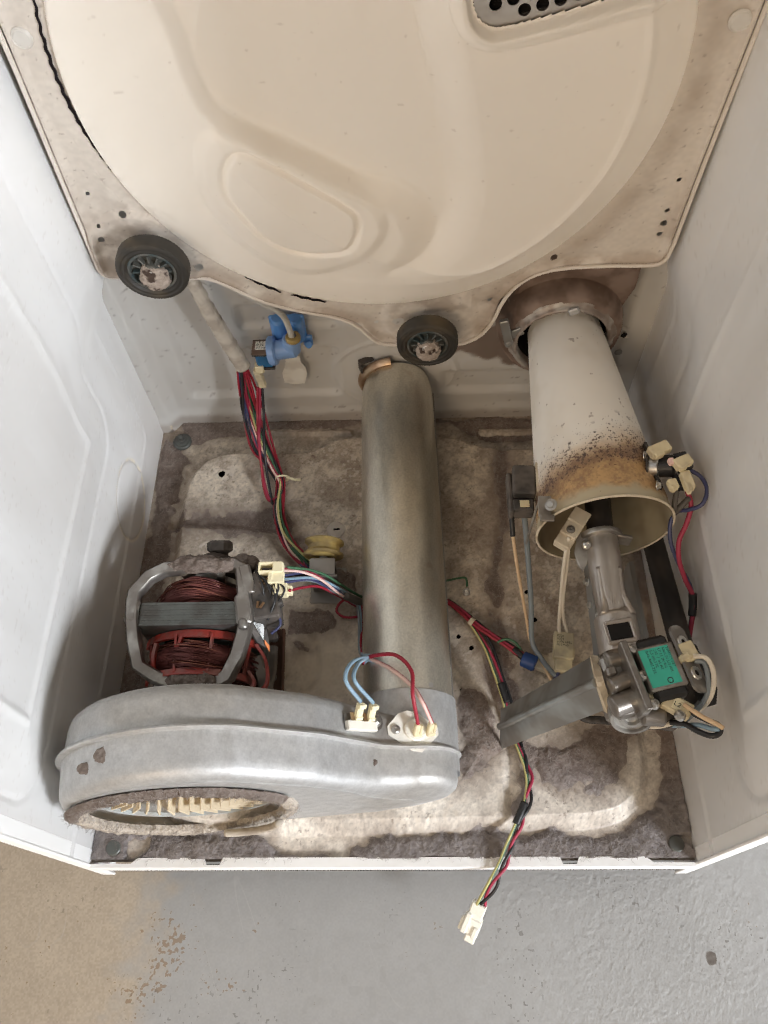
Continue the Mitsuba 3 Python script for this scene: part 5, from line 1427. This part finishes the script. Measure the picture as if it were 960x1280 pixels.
add('clip', MB().add(box(c3_, (0.013, 0.024, 0.002), 0.0005, rotz(-4)), box(c3_ + V(0.001, -0.014, 0.001), (0.014, 0.007, 0.003), 0.0006, rotz(-4)), box(c3_ + V(-0.012, -0.012, -0.012), (0.002, 0.040, 0.022), 0.0005, rotz(-20))), 'm_castalu', fs, smooth=False)
add('screw', hexhead(V(*(0.1694,0.296,0.374)), V(-0.5, -0.2, 0.8), 0.0042, 0.003), 'm_castalu', fs)

# high limit thermostat on the right of the funnel
hl = thing('limit_thermostat', 'round metal limit thermostat with cream plugs on the right of the funnel', 'thermostat')
h0 = V(*(0.2773,0.3401,0.372))
hax = V(0.72, -0.18, 0.30)
hax /= np.linalg.norm(hax)
add('cup', lathe([(0, -0.004), (0.0125, -0.004), (0.013, -0.002), (0.013, 0.005), (0.0115, 0.0062), (0.0, 0.0062)], h0, hax, 40), 'm_steel', hl)
add('flange', MB().add(lathe([(0.011, -0.005), (0.0165, -0.005), (0.017, -0.0042), (0.0165, -0.003), (0.011, -0.003)], h0, hax, 40), box(h0 + V(-0.004, 0.020, 0.001), (0.003, 0.014, 0.010), 0.0006, rotz(14)), box(h0 + V(0.001, -0.020, 0.0), (0.003, 0.016, 0.010), 0.0006, rotz(14))), 'm_black_iron', hl, smooth=False)
add('body', MB().add(lathe([(0, 0.005), (0.0112, 0.005), (0.0112, 0.019), (0.010, 0.020), (0, 0.020)], h0, hax, 32), box(h0 + V(0.027, 0.000, 0.006), (0.014, 0.020, 0.010), 0.001, rotz(14)), box(h0 + V(0.024, -0.020, 0.0), (0.016, 0.014, 0.010), 0.001)), 'm_black', hl, smooth=False)
for p in [(0.267,0.3476,0.38), (0.274,0.3123,0.38)]:
    add('screw', hexhead(p, hax, 0.0035, 0.004), 'm_steel', hl)
HP = []
for p, s, a in (((0.279,0.3469,0.392), (0.022, 0.012, 0.009), 24), ((0.2975,0.3286,0.396), (0.018, 0.011, 0.009), 24), ((0.3006,0.311,0.39), (0.0095, 0.020, 0.009), 8), ((0.2874,0.3092,0.386), (0.009, 0.011, 0.008), 12)):
    Rp = rotz(a)
    c = V(*p)
    add('plug', MB().add(box(c, s, 0.001, Rp), box(c + Rp @ V(-s[0] * 0.2, -s[1] * 0.45, 0.001), (s[0] * 0.45, s[1] * 0.5, s[2] * 0.9), 0.0008, Rp)), 'm_cream_dull', hl, smooth=False)
    HP.append(c)
add('red_spot', box(V(*(0.2868,0.3298,0.396)), (0.006, 0.007, 0.006), 0.001, rotz(14)), 'm_wire_stripe', hl)

# ------------------------------------------------------------------ water valve on the rear panel
wv = thing('water_valve', 'blue plastic water valve with a brown label, mounted on the rear panel', 'valve')
ax_ = V(*(-0.1203,0.598,0.3058))
add('cover', MB().add(box(ax_ + V(0, 0.004, 0), (0.044, 0.006, 0.042), 0.002), *[cyl(ax_ + V(x, 0.000, -0.018), ax_ + V(x, 0.000, 0.021), 0.0102, n=32, b=0.003) for x in (-0.0105, 0.0105)]), 'm_valve_blue', wv, smooth=40)
add('ear', MB().add(box((-0.0977,0.6,0.2835), (0.012, 0.006, 0.018), 0.002), cyl((-0.0974,0.598,0.2766), (-0.096,0.59,0.2856), 0.0045)), 'm_valve_blue', wv, smooth=False)
w0, w1 = V(*(-0.1388,0.575,0.2937)), V(*(-0.1088,0.575,0.2986))
add('body', MB().add(cyl(w0, w1, 0.0125, n=36, b=0.003), cyl(w1 + V(-0.007, 0, -0.006), w1 + V(-0.005, 0, 0.016), 0.0115, n=36, b=0.002)), 'm_valve_grey_blue', wv, smooth=40)
add('flange', cyl(w0 + V(-0.006, 0, -0.001), w0 + V(0.004, 0, 0), 0.0185, n=40, b=0.002), 'm_valve_grey_blue', wv)
oc_ = V(*(-0.1108,0.573,0.3199))
add('outlet', lathe([(0.004, 0.002), (0.0085, 0.002), (0.0095, 0.0), (0.0095, -0.004)], oc_, (0, 0, 1), 32), 'm_idler', wv)
s0_ = V(*(-0.1519,0.577,0.2828))
add('solenoid', MB().add(box(s0_, (0.021, 0.022, 0.024), 0.002)), 'm_coil_blue', wv, smooth=False)
add('solenoid_frame', MB().add(box(s0_ + V(-0.001, 0, 0.0135), (0.025, 0.026, 0.003), 0.0005), box(s0_ + V(0.0, 0, -0.0135), (0.024, 0.024, 0.003), 0.0005)), 'm_black_iron', wv, smooth=False)
lb = add('label', MB().add(box(s0_ + V(-0.002, -0.001, 0.0155), (0.023, 0.024, 0.0006), 0.0002)), 'm_rust_duct', wv, smooth=False, label='brown printed label')
add('label_patch', box(s0_ + V(-0.002, 0.002, 0.0162), (0.015, 0.014, 0.0005), 0.0002), 'm_paper', lb, smooth=False)
lettering(['12 V', 'N 96', '60 Hz'], s0_ + V(-0.0085, 0.0055, 0.0166), np.eye(3), 0.0032, 0.0045, lb)
pt = [(-0.1608,0.57,0.2696), (-0.1666,0.57,0.2242)]
wpl = solo('valve_plug', MB().add(box((V(*pt[0]) + V(*pt[1])) / 2, (0.0095, 0.008, 0.034), 0.001, rot([0, 1, 0], -4)), box(V(*pt[0]) + V(0.001, -0.002, 0), (0.0115, 0.010, 0.012), 0.001)), 'm_cream_dull', 'slim cream plug hanging under the blue water valve with a red and a black wire', 'plug', smooth=False)
solo('water_hose', tube([(-0.1897,0.57,0.4253), (-0.1678,0.57,0.4087), (-0.1401,0.57,0.3839), (-0.1233,0.572,0.3669), (-0.116,0.573,0.3522), (-0.113,0.573,0.3327), (-0.1118,0.573,0.3199)], 0.0038, 14), 'm_clear_hose', 'thin translucent hose running down to the blue water valve', 'hose', smooth=True)
tg = [V(*p) for p in [(-0.1319,0.603,0.2488), (-0.1124,0.603,0.2512), (-0.113,0.603,0.2384), (-0.1078,0.603,0.2284), (-0.1072,0.603,0.2151), (-0.113,0.603,0.1948), (-0.1276,0.603,0.1936), (-0.1404,0.603,0.1975), (-0.1407,0.603,0.218), (-0.1342,0.603,0.2327)]]
solo('paper_tag', extr(sg.Polygon([(p[0], p[2]) for p in tg]).buffer(0), 0.0006, R_XZ, (0, 0.602, 0)), 'm_paper', 'small white paper tag hanging below the blue water valve', 'tag', smooth=False)

# ------------------------------------------------------------------ harness
ha = thing('wire_harness', 'thick harness of red, black and green wires falling from a wrapped sleeve to the base', 'wiring')
slp = [(-0.2146,0.572,0.4589), (-0.2115,0.572,0.4182), (-0.2031,0.572,0.3671), (-0.1922,0.572,0.3139), (-0.182,0.572,0.268)]
sl = tube(slp, [0.0068, 0.0074, 0.0086, 0.0092, 0.0098], 20, 24)
sl.vertices += np.random.default_rng(3).normal(0, 0.00012, sl.vertices.shape)
t_ = sl.vertices[:, 2]
add('sleeve', fluff(sl, 0.003, 90, 4), 'm_sleeve', ha, smooth=True, label='grimy white wrapped sleeve')
for i in range(9):
    f = 0.06 + i * 0.105
    q = spline(slp, 24)
    k = int(f * (len(q) - 3))
    add('tape_turn', lathe([(0.0070 + 0.0030 * f, -0.004), (0.0080 + 0.0030 * f, 0.0), (0.0076 + 0.0030 * f, 0.004)], q[k], (q[k + 2] - q[k]) + V(0.002 * math.sin(i), 0, 0.001), 24), 'm_sleeve', ha, smooth=True)
mid = [(-0.1801,0.572,0.2726), (-0.1807,0.57,0.2347), (-0.1794,0.565,0.1856)]
low = [(-0.1673,0.5308,0.15), (-0.1512,0.494,0.137), (-0.1449,0.4749,0.134), (-0.1428,0.4308,0.136), (-0.129,0.3895,0.14), (-0.1135,0.3655,0.136), (-0.0969,0.3484,0.128), (-0.0778,0.3307,0.126)]
base = np.array([*mid, *low])
spread = np.array([0.006, 0.013, 0.021, 0.023, 0.011, 0.0062, 0.010, 0.012, 0.012, 0.009, 0.006])
cols = ['m_wire_red', 'm_wire_pink', 'm_wire_black', 'm_wire_green', 'm_wire_red', 'm_wire_stripe', 'm_wire_black', 'm_wire_pink', 'm_wire_navy', 'm_wire_green', 'm_wire_red', 'm_wire_yellow', 'm_wire_black', 'm_wire_red', 'm_wire_pink', 'm_wire_navy', 'm_wire_green', 'm_wire_red']
rg = np.random.default_rng(21)
for i, m_ in enumerate(cols):
    a, q = rg.uniform(0, 2 * np.pi), math.sqrt(rg.uniform(0.05, 1))
    o = np.c_[q * math.cos(a) * spread, 0.4 * q * math.sin(a) * spread, 0.55 * q * math.sin(a) * spread] + rg.normal(0, 0.0016, base.shape)
    p = base + o
    p[3:, 2] = np.maximum(p[3:, 2], 0.127)
    add('wire', tube(p, 0.00155, 7), m_, ha, smooth=True)
tie = V(*(-0.145,0.4834,0.137))
add('cable_tie', MB().add(lathe([(0.0088, -0.0012), (0.0098, -0.0012), (0.0098, 0.0012), (0.0088, 0.0012), (0.0088, -0.0012)], tie, (0.1, -1, -0.15), 28), tube([tie + V(0.006, 0, 0.003), tie + V(0.016, -0.003, 0.002), tie + V(0.024, 0.001, -0.006)], 0.0012, prof=[(-0.4, -1.4), (0.4, -1.4), (0.4, 1.4), (-0.4, 1.4)])), 'm_cream', ha, smooth=False)
for m_, pts_ in (('m_wire_pink', [(-0.1665,0.568,0.23), (-0.1718,0.55,0.1909), (-0.1713,0.52,0.1866)]+ [(-0.1732,0.5024,0.155), (-0.168,0.473,0.14), (-0.1593,0.4511,0.136), (-0.1444,0.4578,0.137)]), ('m_wire_black', [(-0.1639,0.568,0.2266), (-0.1664,0.55,0.1907), (-0.1664,0.52,0.177)]+ [(-0.1656,0.4924,0.15), (-0.1598,0.4613,0.138), (-0.1557,0.4441,0.135), (-0.1505,0.452,0.13)]), ('m_wire_red', [(-0.1697,0.568,0.2302), (-0.1751,0.55,0.191), (-0.174,0.52,0.1773)]+ [(-0.1717,0.4913,0.152), (-0.169,0.4679,0.138), (-0.1607,0.4498,0.134), (-0.1446,0.4545,0.134)])):
    solo('valve_lead', tube(pts_, 0.0018, 8), m_, {'m_wire_pink': 'pink wire dropping from the water valve plug, foremost of three', 'm_wire_black': 'black wire dropping from the water valve plug', 'm_wire_red': 'dark red wire dropping from the water valve plug, behind the pink one'}[m_], 'wire', smooth=True)

# motor leads running right and under the pipe
ml = thing('motor_wiring', 'bunch of coloured wires from the motor plug passing under the exhaust pipe', 'wiring')
rg = np.random.default_rng(5)
paths = [('m_wire_pink', [(-0.1142,0.2839,0.264), (-0.0957,0.2971,0.232), (-0.0784,0.3004,0.205), (-0.063,0.3016,0.165), (-0.0408,0.3017,0.13), (-0.0165,0.2956,0.11)]), ('m_wire_stripe', [(-0.1141,0.282,0.264), (-0.095,0.2931,0.236), (-0.0761,0.2963,0.207), (-0.059,0.2973,0.165), (-0.0388,0.2984,0.13), (-0.0164,0.2923,0.11)]),
         ('m_wire_green', [(-0.1071,0.2858,0.264), (-0.0903,0.3014,0.225), (-0.0744,0.3068,0.2), (-0.0584,0.3102,0.165), (-0.0376,0.3082,0.135), (-0.0165,0.3091,0.112)]), ('m_wire_blue', [(-0.1107,0.2711,0.264), (-0.0898,0.2911,0.225), (-0.0743,0.2994,0.198), (-0.0556,0.3038,0.16), (-0.038,0.3047,0.128), (-0.0165,0.3011,0.11)]),
         ('m_wire_navy', [(-0.1101,0.276,0.264), (-0.0908,0.2997,0.22), (-0.0723,0.301,0.19), (-0.0539,0.2995,0.155), (-0.0368,0.3016,0.13), (-0.0164,0.3003,0.112)]), ('m_wire_black', [(-0.1118,0.2751,0.264), (-0.0921,0.3013,0.21), (-0.0714,0.3024,0.18), (-0.0524,0.3007,0.15), (-0.036,0.3,0.126), (-0.0165,0.2967,0.11)]),
         ('m_wire_red', [(-0.1037,0.2575,0.264), (-0.0945,0.2813,0.22), (-0.0811,0.2936,0.195), (-0.0654,0.2996,0.16), (-0.0418,0.2962,0.13), (-0.0164,0.2879,0.11)]), ('m_wire_navy', [(-0.1087,0.2672,0.264), (-0.089,0.2961,0.21), (-0.0699,0.3004,0.175), (-0.0505,0.2994,0.148), (-0.0358,0.3016,0.13), (-0.0164,0.3031,0.113)]),
         ('m_wire_grey', [(-0.1097,0.2692,0.264), (-0.0884,0.2987,0.2), (-0.0684,0.2995,0.17), (-0.0487,0.2974,0.145), (-0.0358,0.2959,0.128), (-0.0163,0.2914,0.112)])]
for m_, p in paths:
    add('wire', tube(p, 0.0017, 8), m_, ml, smooth=True)
for m_, p in (('m_wire_red', [(-0.0532,0.3018,0.14), (-0.062,0.2987,0.13), (-0.0651,0.2902,0.127), (-0.0558,0.2825,0.127), (-0.0398,0.2827,0.126), (-0.0283,0.2924,0.118)]), ('m_wire_grey', [(-0.0395,0.2995,0.135), (-0.036,0.2747,0.135), (-0.0356,0.2484,0.135), (-0.0333,0.2275,0.15), (-0.0267,0.2076,0.175)]), ('m_wire_blue', [(-0.0366,0.3003,0.133), (-0.0342,0.2787,0.133), (-0.0337,0.2492,0.133), (-0.0314,0.2275,0.15), (-0.024,0.2052,0.19)]), ('m_wire_red', [(-0.0336,0.2974,0.132), (-0.0332,0.266,0.13), (-0.0327,0.2324,0.145), (-0.0233,0.206,0.185)])):
    add('wire', tube(p, 0.0016, 8), m_, ml, smooth=True)
add('sleeve', tube([(-0.0517,0.2971,0.158), (-0.0428,0.2984,0.145), (-0.0336,0.2996,0.132)], 0.0048, 12), 'm_heatshrink', ml, smooth=True)

# wires on the blower
j = V(*(-0.0206,0.1971,0.215))
for m_, tgt, mids, lab in (('m_wire_blue', FPLUG[0], [(-0.0373,0.1472,0.29), (-0.0325,0.1707,0.275)], 'pale blue wire from the left plug of the thermal fuse'), ('m_wire_blue', FPLUG[1], [(-0.0289,0.1488,0.285), (-0.0267,0.1724,0.265)], 'pale blue wire from the right plug of the thermal fuse'),
                           ('m_wire_red', TPLUG[0], [(0.0292,0.1427,0.255), (0.028,0.17,0.25), (0.0093,0.1914,0.24)], 'plain red wire looping to the thermostat'), ('m_wire_stripe', TPLUG[1], [(0.0397,0.1341,0.25), (0.0285,0.1543,0.245), (0.0056,0.1782,0.232)], 'red and white striped wire to the thermostat')):
    pts_ = [tgt] + [V(*p) for p in mids] + [j + V(rg.uniform(-.002, .002), 0, rg.uniform(-.002, .002)), j + V(-0.006, 0.004, -0.03)]
    k = solo('blower_lead', tube(pts_, 0.0021 if m_ != 'm_wire_stripe' else 0.0019, 10), m_, lab, 'wire', smooth=True)
    if m_ == 'm_wire_stripe':
        sp_ = spline(pts_, 8)
        add('red_half', tube([p + V(0.0009, 0.0006, -0.0008) for p in sp_], 0.0016, 8, smooth=False), 'm_wire_red', k, smooth=True)
add('lead_wrap', tube([j + V(-0.002, 0.002, -0.004), j + V(0.001, 0, 0.001), j + V(0.006, -0.002, 0.001)], 0.0042, 10), 'm_wire_blue', ml, smooth=True)

# red bundle right of the pipe, ending in a blue cap
rb = thing('red_wiring', 'bundle of red wires running right from under the exhaust pipe to a blue cap', 'wiring')
for m_, dz, dx in (('m_wire_red', 0, 0), ('m_wire_pink', 0.002, 0.002), ('m_wire_red', 0.003, -0.002), ('m_wire_black', -0.001, 0.004)):
    p = np.array([(0.0636,0.3109,0.118), (0.0773,0.3003,0.124), (0.0944,0.2832,0.128), (0.1056,0.2705,0.13), (0.1243,0.2555,0.13), (0.1427,0.2411,0.132), (0.1588,0.2279,0.134), (0.1678,0.2208,0.134)]) + V(dx, dx * .6, dz) + rg.normal(0, 0.0008, (8, 3))
    add('wire', tube(p, 0.0021, 8), m_, rb, smooth=True)
add('wire', tube([(0.133,0.2435,0.134), (0.1425,0.246,0.138), (0.1538,0.2421,0.137), (0.1636,0.2279,0.134)], 0.0017, 8), 'm_wire_green', rb, smooth=True)
cc = V(*(0.1674,0.2191,0.136))
add('blue_cap', lathe([(0, 0.010), (0.0085, 0.010), (0.0095, 0.008), (0.0095, -0.006), (0.008, -0.007), (0.0078, -0.004), (0, -0.004)], cc, V(0.9, -0.5, 0.12), 28), 'm_cap_blue', rb)
add('tape', lathe([(0.0052, -0.003), (0.0056, 0.0), (0.0052, 0.003)], (0.1036,0.2722,0.131), V(0.75, -0.66, 0), 20), 'm_ceramic', rb)
add('sleeve', tube([(0.1516,0.2341,0.134), (0.1586,0.2276,0.135), (0.164,0.2225,0.135)], 0.0045, 12), 'm_black', rb, smooth=True)

gw = thing('ground_wire', 'green ground wire with a ring terminal screwed to the base right of the pipe', 'wire')
add('lead', tube([(0.0637,0.3243,0.135), (0.0781,0.3288,0.132), (0.0946,0.3328,0.13), (0.0997,0.3314,0.128), (0.1004,0.3223,0.126)], 0.0014, 8), 'm_wire_green', gw, smooth=True)
add('ring_terminal', lathe([(0.0022, 0), (0.0052, 0), (0.0052, 0.001), (0.0022, 0.001)], (0.0992,0.3156,0.1235), (0, 0, 1), 24), 'm_steel', gw)
add('screw', hexhead((0.0991,0.3152,0.1245), (0, 0, 1), 0.0032, 0.003), 'm_steel', gw)

# the harness that hangs out over the front lip and its plug
hh = thing('front_harness', 'twisted red, black and yellow green wires hanging out over the front lip', 'wiring')
P1 = np.array([(0.1037,0.2713,0.128), (0.1128,0.2575,0.128), (0.1233,0.2367,0.128), (0.1313,0.2106,0.127), (0.1373,0.1869,0.127), (0.1399,0.1698,0.126), (0.1434,0.1402,0.124), (0.1504,0.1156,0.127), (0.1557,0.0939,0.128), (0.1557,0.0739,0.128), (0.1491,0.0507,0.13), (0.1401,0.0321,0.127), (0.1326,0.016,0.119), (0.125,-0.0011,0.1135), (0.1147,-0.018,0.108), (0.1035,-0.0349,0.093), (0.0967,-0.0444,0.082)])
n = len(P1)
tt = np.linspace(0, 1, n)
add('wire', tube(P1 + np.c_[-0.0035 - 0.002 * np.sin(tt * 9), 0 * tt, 0.001 + 0 * tt], 0.0017, 8), 'm_wire_yellow', hh, smooth=True, label='yellow wire with a green stripe')
add('green_stripe', tube(P1 + np.c_[-0.0026 - 0.002 * np.sin(tt * 9), 0 * tt, 0.0014 + 0 * tt], 0.0012, 8), 'm_wire_green', hh, smooth=True)
dense = spline(P1, 10)
td = np.linspace(0, 1, len(dense))
ph = 2 * np.pi * 3.6 * np.maximum(td - 0.45, 0) / 0.55
for m_, s in (('m_wire_black', 1), ('m_wire_pink', -1)):
    p = dense + s * np.c_[0.0024 * np.cos(ph) + 0.0012 * np.sin(td * 23), 0.0008 * np.sin(ph), 0.0020 * np.sin(ph)] + V(0.0022, 0, 0)
    add('wire', tube(p, 0.0018, 8, smooth=False), m_, hh, smooth=True)
add('sleeve', tube([(0.1505,0.058,0.131), (0.1452,0.0472,0.131), (0.1393,0.0359,0.129)], 0.0043, 12), 'm_black', hh, smooth=True, label='black taped stretch')
add('sleeve', tube([(0.1338,0.1941,0.129), (0.1368,0.1824,0.129), (0.1398,0.1712,0.128)], 0.0042, 12), 'm_black', hh, smooth=True)
pc_ = V(*(0.0913,-0.0542,0.076))
PR = rotz(-27) @ rot([1, 0, 0], 24)
pk_ = thing('white_plug', 'cream white wire plug hanging over the floor in front of the dryer', 'plug')
Q_ = lambda x, y, z: pc_ + PR @ V(x, y, z)
add('shell', MB().add(box(Q_(0, 0.010, 0), (0.0165, 0.018, 0.013), 0.0012, PR), box(Q_(0, -0.006, 0.0005), (0.0205, 0.018, 0.0155), 0.0014, PR), box(Q_(0.004, -0.018, 0), (0.012, 0.010, 0.012), 0.0012, PR)), 'm_white_plastic', pk_, smooth=False)
add('latch', MB().add(box(Q_(-0.006, -0.004, 0.009), (0.006, 0.022, 0.003), 0.0008, PR), box(Q_(0.006, -0.010, 0.009), (0.005, 0.012, 0.003), 0.0008, PR), box(Q_(-0.011, -0.008, 0.002), (0.003, 0.014, 0.008), 0.0008, PR)), 'm_white_plastic', pk_, smooth=False)

# flame sensor leads, igniter leads and connector
fl_ = solo('sensor_lead', tube([(0.1395,0.3031,0.3), (0.1474,0.2898,0.255), (0.1584,0.2752,0.2), (0.1678,0.2605,0.155), (0.1722,0.2446,0.138), (0.1826,0.2189,0.136), (0.1943,0.1951,0.13)], 0.0019, 8), 'm_wire_tan', 'tan wire falling from the flame sensor', 'wire', smooth=True)
add('black_sheath', tube([(0.138,0.3285,0.318), (0.1385,0.3133,0.31), (0.1395,0.3017,0.299)], 0.0028, 8), 'm_black', fl_, smooth=True)
solo('sensor_lead', tube([(0.1522,0.3249,0.31), (0.1562,0.3089,0.285), (0.1626,0.2919,0.24), (0.17,0.2715,0.185), (0.1731,0.2419,0.145), (0.1823,0.2215,0.14), (0.1948,0.2056,0.134), (0.2079,0.1956,0.128)], 0.0031, 10), 'm_wire_grey', 'thicker grey wire falling from the flame sensor', 'wire', smooth=True)
for p, lab in (([(0.1866,0.2653,0.338), (0.1884,0.2577,0.3), (0.1963,0.2565,0.23), (0.2034,0.257,0.17), (0.206,0.2505,0.148)], 'left cream wire of the igniter'), ([(0.1887,0.2738,0.346), (0.1914,0.262,0.31), (0.1974,0.2569,0.24), (0.2067,0.2578,0.18), (0.2155,0.2504,0.148)], 'right cream wire of the igniter')):
    solo('igniter_lead', tube(p, 0.0021, 8), 'm_wire_white', lab, 'wire', smooth=True)
cp = thing('igniter_connector', 'cream two part connector with black print under the igniter wires', 'connector')
k0 = V(*(0.2098,0.2341,0.143))
KR = rotz(-8)
add('upper_half', MB().add(box(k0, (0.023, 0.033, 0.013), 0.001, KR), box(k0 + KR @ V(0.010, -0.008, 0), (0.006, 0.014, 0.011), 0.001, KR)), 'm_cream_dull', cp, smooth=False)
k1 = V(*(0.2083,0.2146,0.139))
add('lower_half', MB().add(box(k1, (0.020, 0.022, 0.012), 0.001, KR), box(k1 + KR @ V(0.000, 0.008, 0), (0.0245, 0.004, 0.0135), 0.0008, KR)), 'm_cream_dull', cp, smooth=False)
lettering(['E212', 'HSP1', '600V 105C', 'NYL 94V'], k0 + KR @ V(-0.0085, 0.0095, 0.0067), KR, 0.0024, 0.0038, cp)
add('tail', tube([(0.2041,0.2068,0.136), (0.1982,0.1983,0.132), (0.1941,0.1899,0.128)], 0.002, 8), 'm_wire_navy', cp, smooth=True)
add('tail', tube([(0.2116,0.2067,0.136), (0.2057,0.1983,0.132), (0.1977,0.1879,0.128)], 0.002, 8), 'm_wire_white', cp, smooth=True)
solo('clear_connector', MB().add(box(V(*(0.188,0.2169,0.13)), (0.030, 0.020, 0.008), 0.001, rotz(-24)), box(V(*(0.1991,0.2228,0.13)), (0.010, 0.016, 0.008), 0.001, rotz(20))), 'm_ceramic', 'dull cream connector lying beside the blue cap under the grey wire', 'connector', smooth=False)

# limit thermostat leads down the right wall
solo('limit_lead', tube([(0.3109,0.3328,0.376), (0.322,0.3266,0.372), (0.3262,0.3127,0.37), (0.3216,0.3008,0.362), (0.3118,0.3003,0.352), (0.3023,0.3035,0.342), (0.297,0.2951,0.332), (0.2988,0.2792,0.318), (0.3097,0.2621,0.3), (0.3214,0.2487,0.285), (0.3258,0.2343,0.272), (0.3239,0.2176,0.262), (0.3182,0.1955,0.25)], 0.0021, 9), 'm_wire_navy', 'navy blue wire looping down from the limit thermostat past the right wall', 'wire', smooth=True)
solo('limit_lead', tube([(0.3096,0.317,0.362), (0.3142,0.3049,0.352), (0.3109,0.2915,0.338), (0.305,0.2791,0.325), (0.3066,0.2646,0.31), (0.3155,0.2501,0.292), (0.324,0.2372,0.28), (0.3242,0.2197,0.268), (0.3192,0.1948,0.252)], 0.0025, 9), 'm_wire_pink', 'red wire from the limit thermostat down the right wall', 'wire', smooth=True)
solo('limit_lead', tube([(0.2966,0.331,0.372), (0.2986,0.3182,0.365), (0.2964,0.3036,0.355), (0.2995,0.3018,0.345), (0.3027,0.3033,0.352), (0.312,0.3108,0.358)], 0.0030, 8), 'm_heatshrink', 'short dark sheathed lead under the limit thermostat plugs', 'wire', smooth=True)
add('sleeve', tube([(0.3241,0.2395,0.281), (0.3247,0.2302,0.273), (0.3237,0.2201,0.267)], 0.0042, 10), 'm_black', 'limit_lead_001', smooth=True)

# gas valve leads
solo('valve_coil_lead', tube([(0.2869,0.1467,0.35), (0.2975,0.1444,0.352), (0.3026,0.1344,0.35), (0.3019,0.1195,0.345), (0.2959,0.107,0.338), (0.2845,0.0997,0.328), (0.269,0.0945,0.318), (0.2553,0.0936,0.308), (0.2431,0.0981,0.3)], 0.0024, 9), 'm_wire_white', 'cream wire looping from the top terminal of the gas valve', 'wire', smooth=True)
solo('valve_coil_lead', tube([(0.289,0.1435,0.346), (0.297,0.1415,0.347), (0.2988,0.1293,0.345), (0.297,0.1153,0.342), (0.2903,0.1047,0.336), (0.2811,0.0968,0.328), (0.2706,0.0902,0.32)], 0.0024, 9), 'm_wire_grey', 'grey wire looping beside the cream one at the gas valve', 'wire', smooth=True)
solo('valve_coil_lead', tube([(0.2761,0.1036,0.34), (0.2808,0.0954,0.343), (0.2899,0.0888,0.346), (0.2988,0.0844,0.346), (0.2997,0.0786,0.344), (0.2928,0.0757,0.342), (0.2831,0.0816,0.336), (0.2756,0.0902,0.328), (0.2655,0.094,0.32)], 0.0026, 9), 'm_wire_black', 'black wire looped against the right wall under the gas valve', 'wire', smooth=True)
solo('valve_coil_lead', tube([(0.2722,0.1033,0.346), (0.2779,0.0966,0.349), (0.2858,0.0896,0.351), (0.2954,0.0836,0.352), (0.3006,0.0803,0.351)], 0.0022, 9), 'm_wire_tan', 'tan wire ending in a bare tip below the gas valve', 'wire', smooth=True)
solo('valve_coil_lead', tube([(0.2653,0.0972,0.3), (0.2752,0.0923,0.315), (0.2845,0.0875,0.335), (0.2929,0.0812,0.345), (0.2981,0.0804,0.348)], 0.0022, 9), 'm_wire_blue', 'blue grey wire lowest of those below the gas valve', 'wire', smooth=True)
solo('dark_tape', tube([(0.2059,0.1359,0.2), (0.2163,0.1306,0.2), (0.2283,0.1269,0.21), (0.2358,0.1169,0.24), (0.2485,0.1027,0.28), (0.2661,0.0952,0.31)], 0.0042, 9), 'm_black_dusty', 'dusty dark taped lead sagging under the valve end of the channel', 'wire', smooth=True)
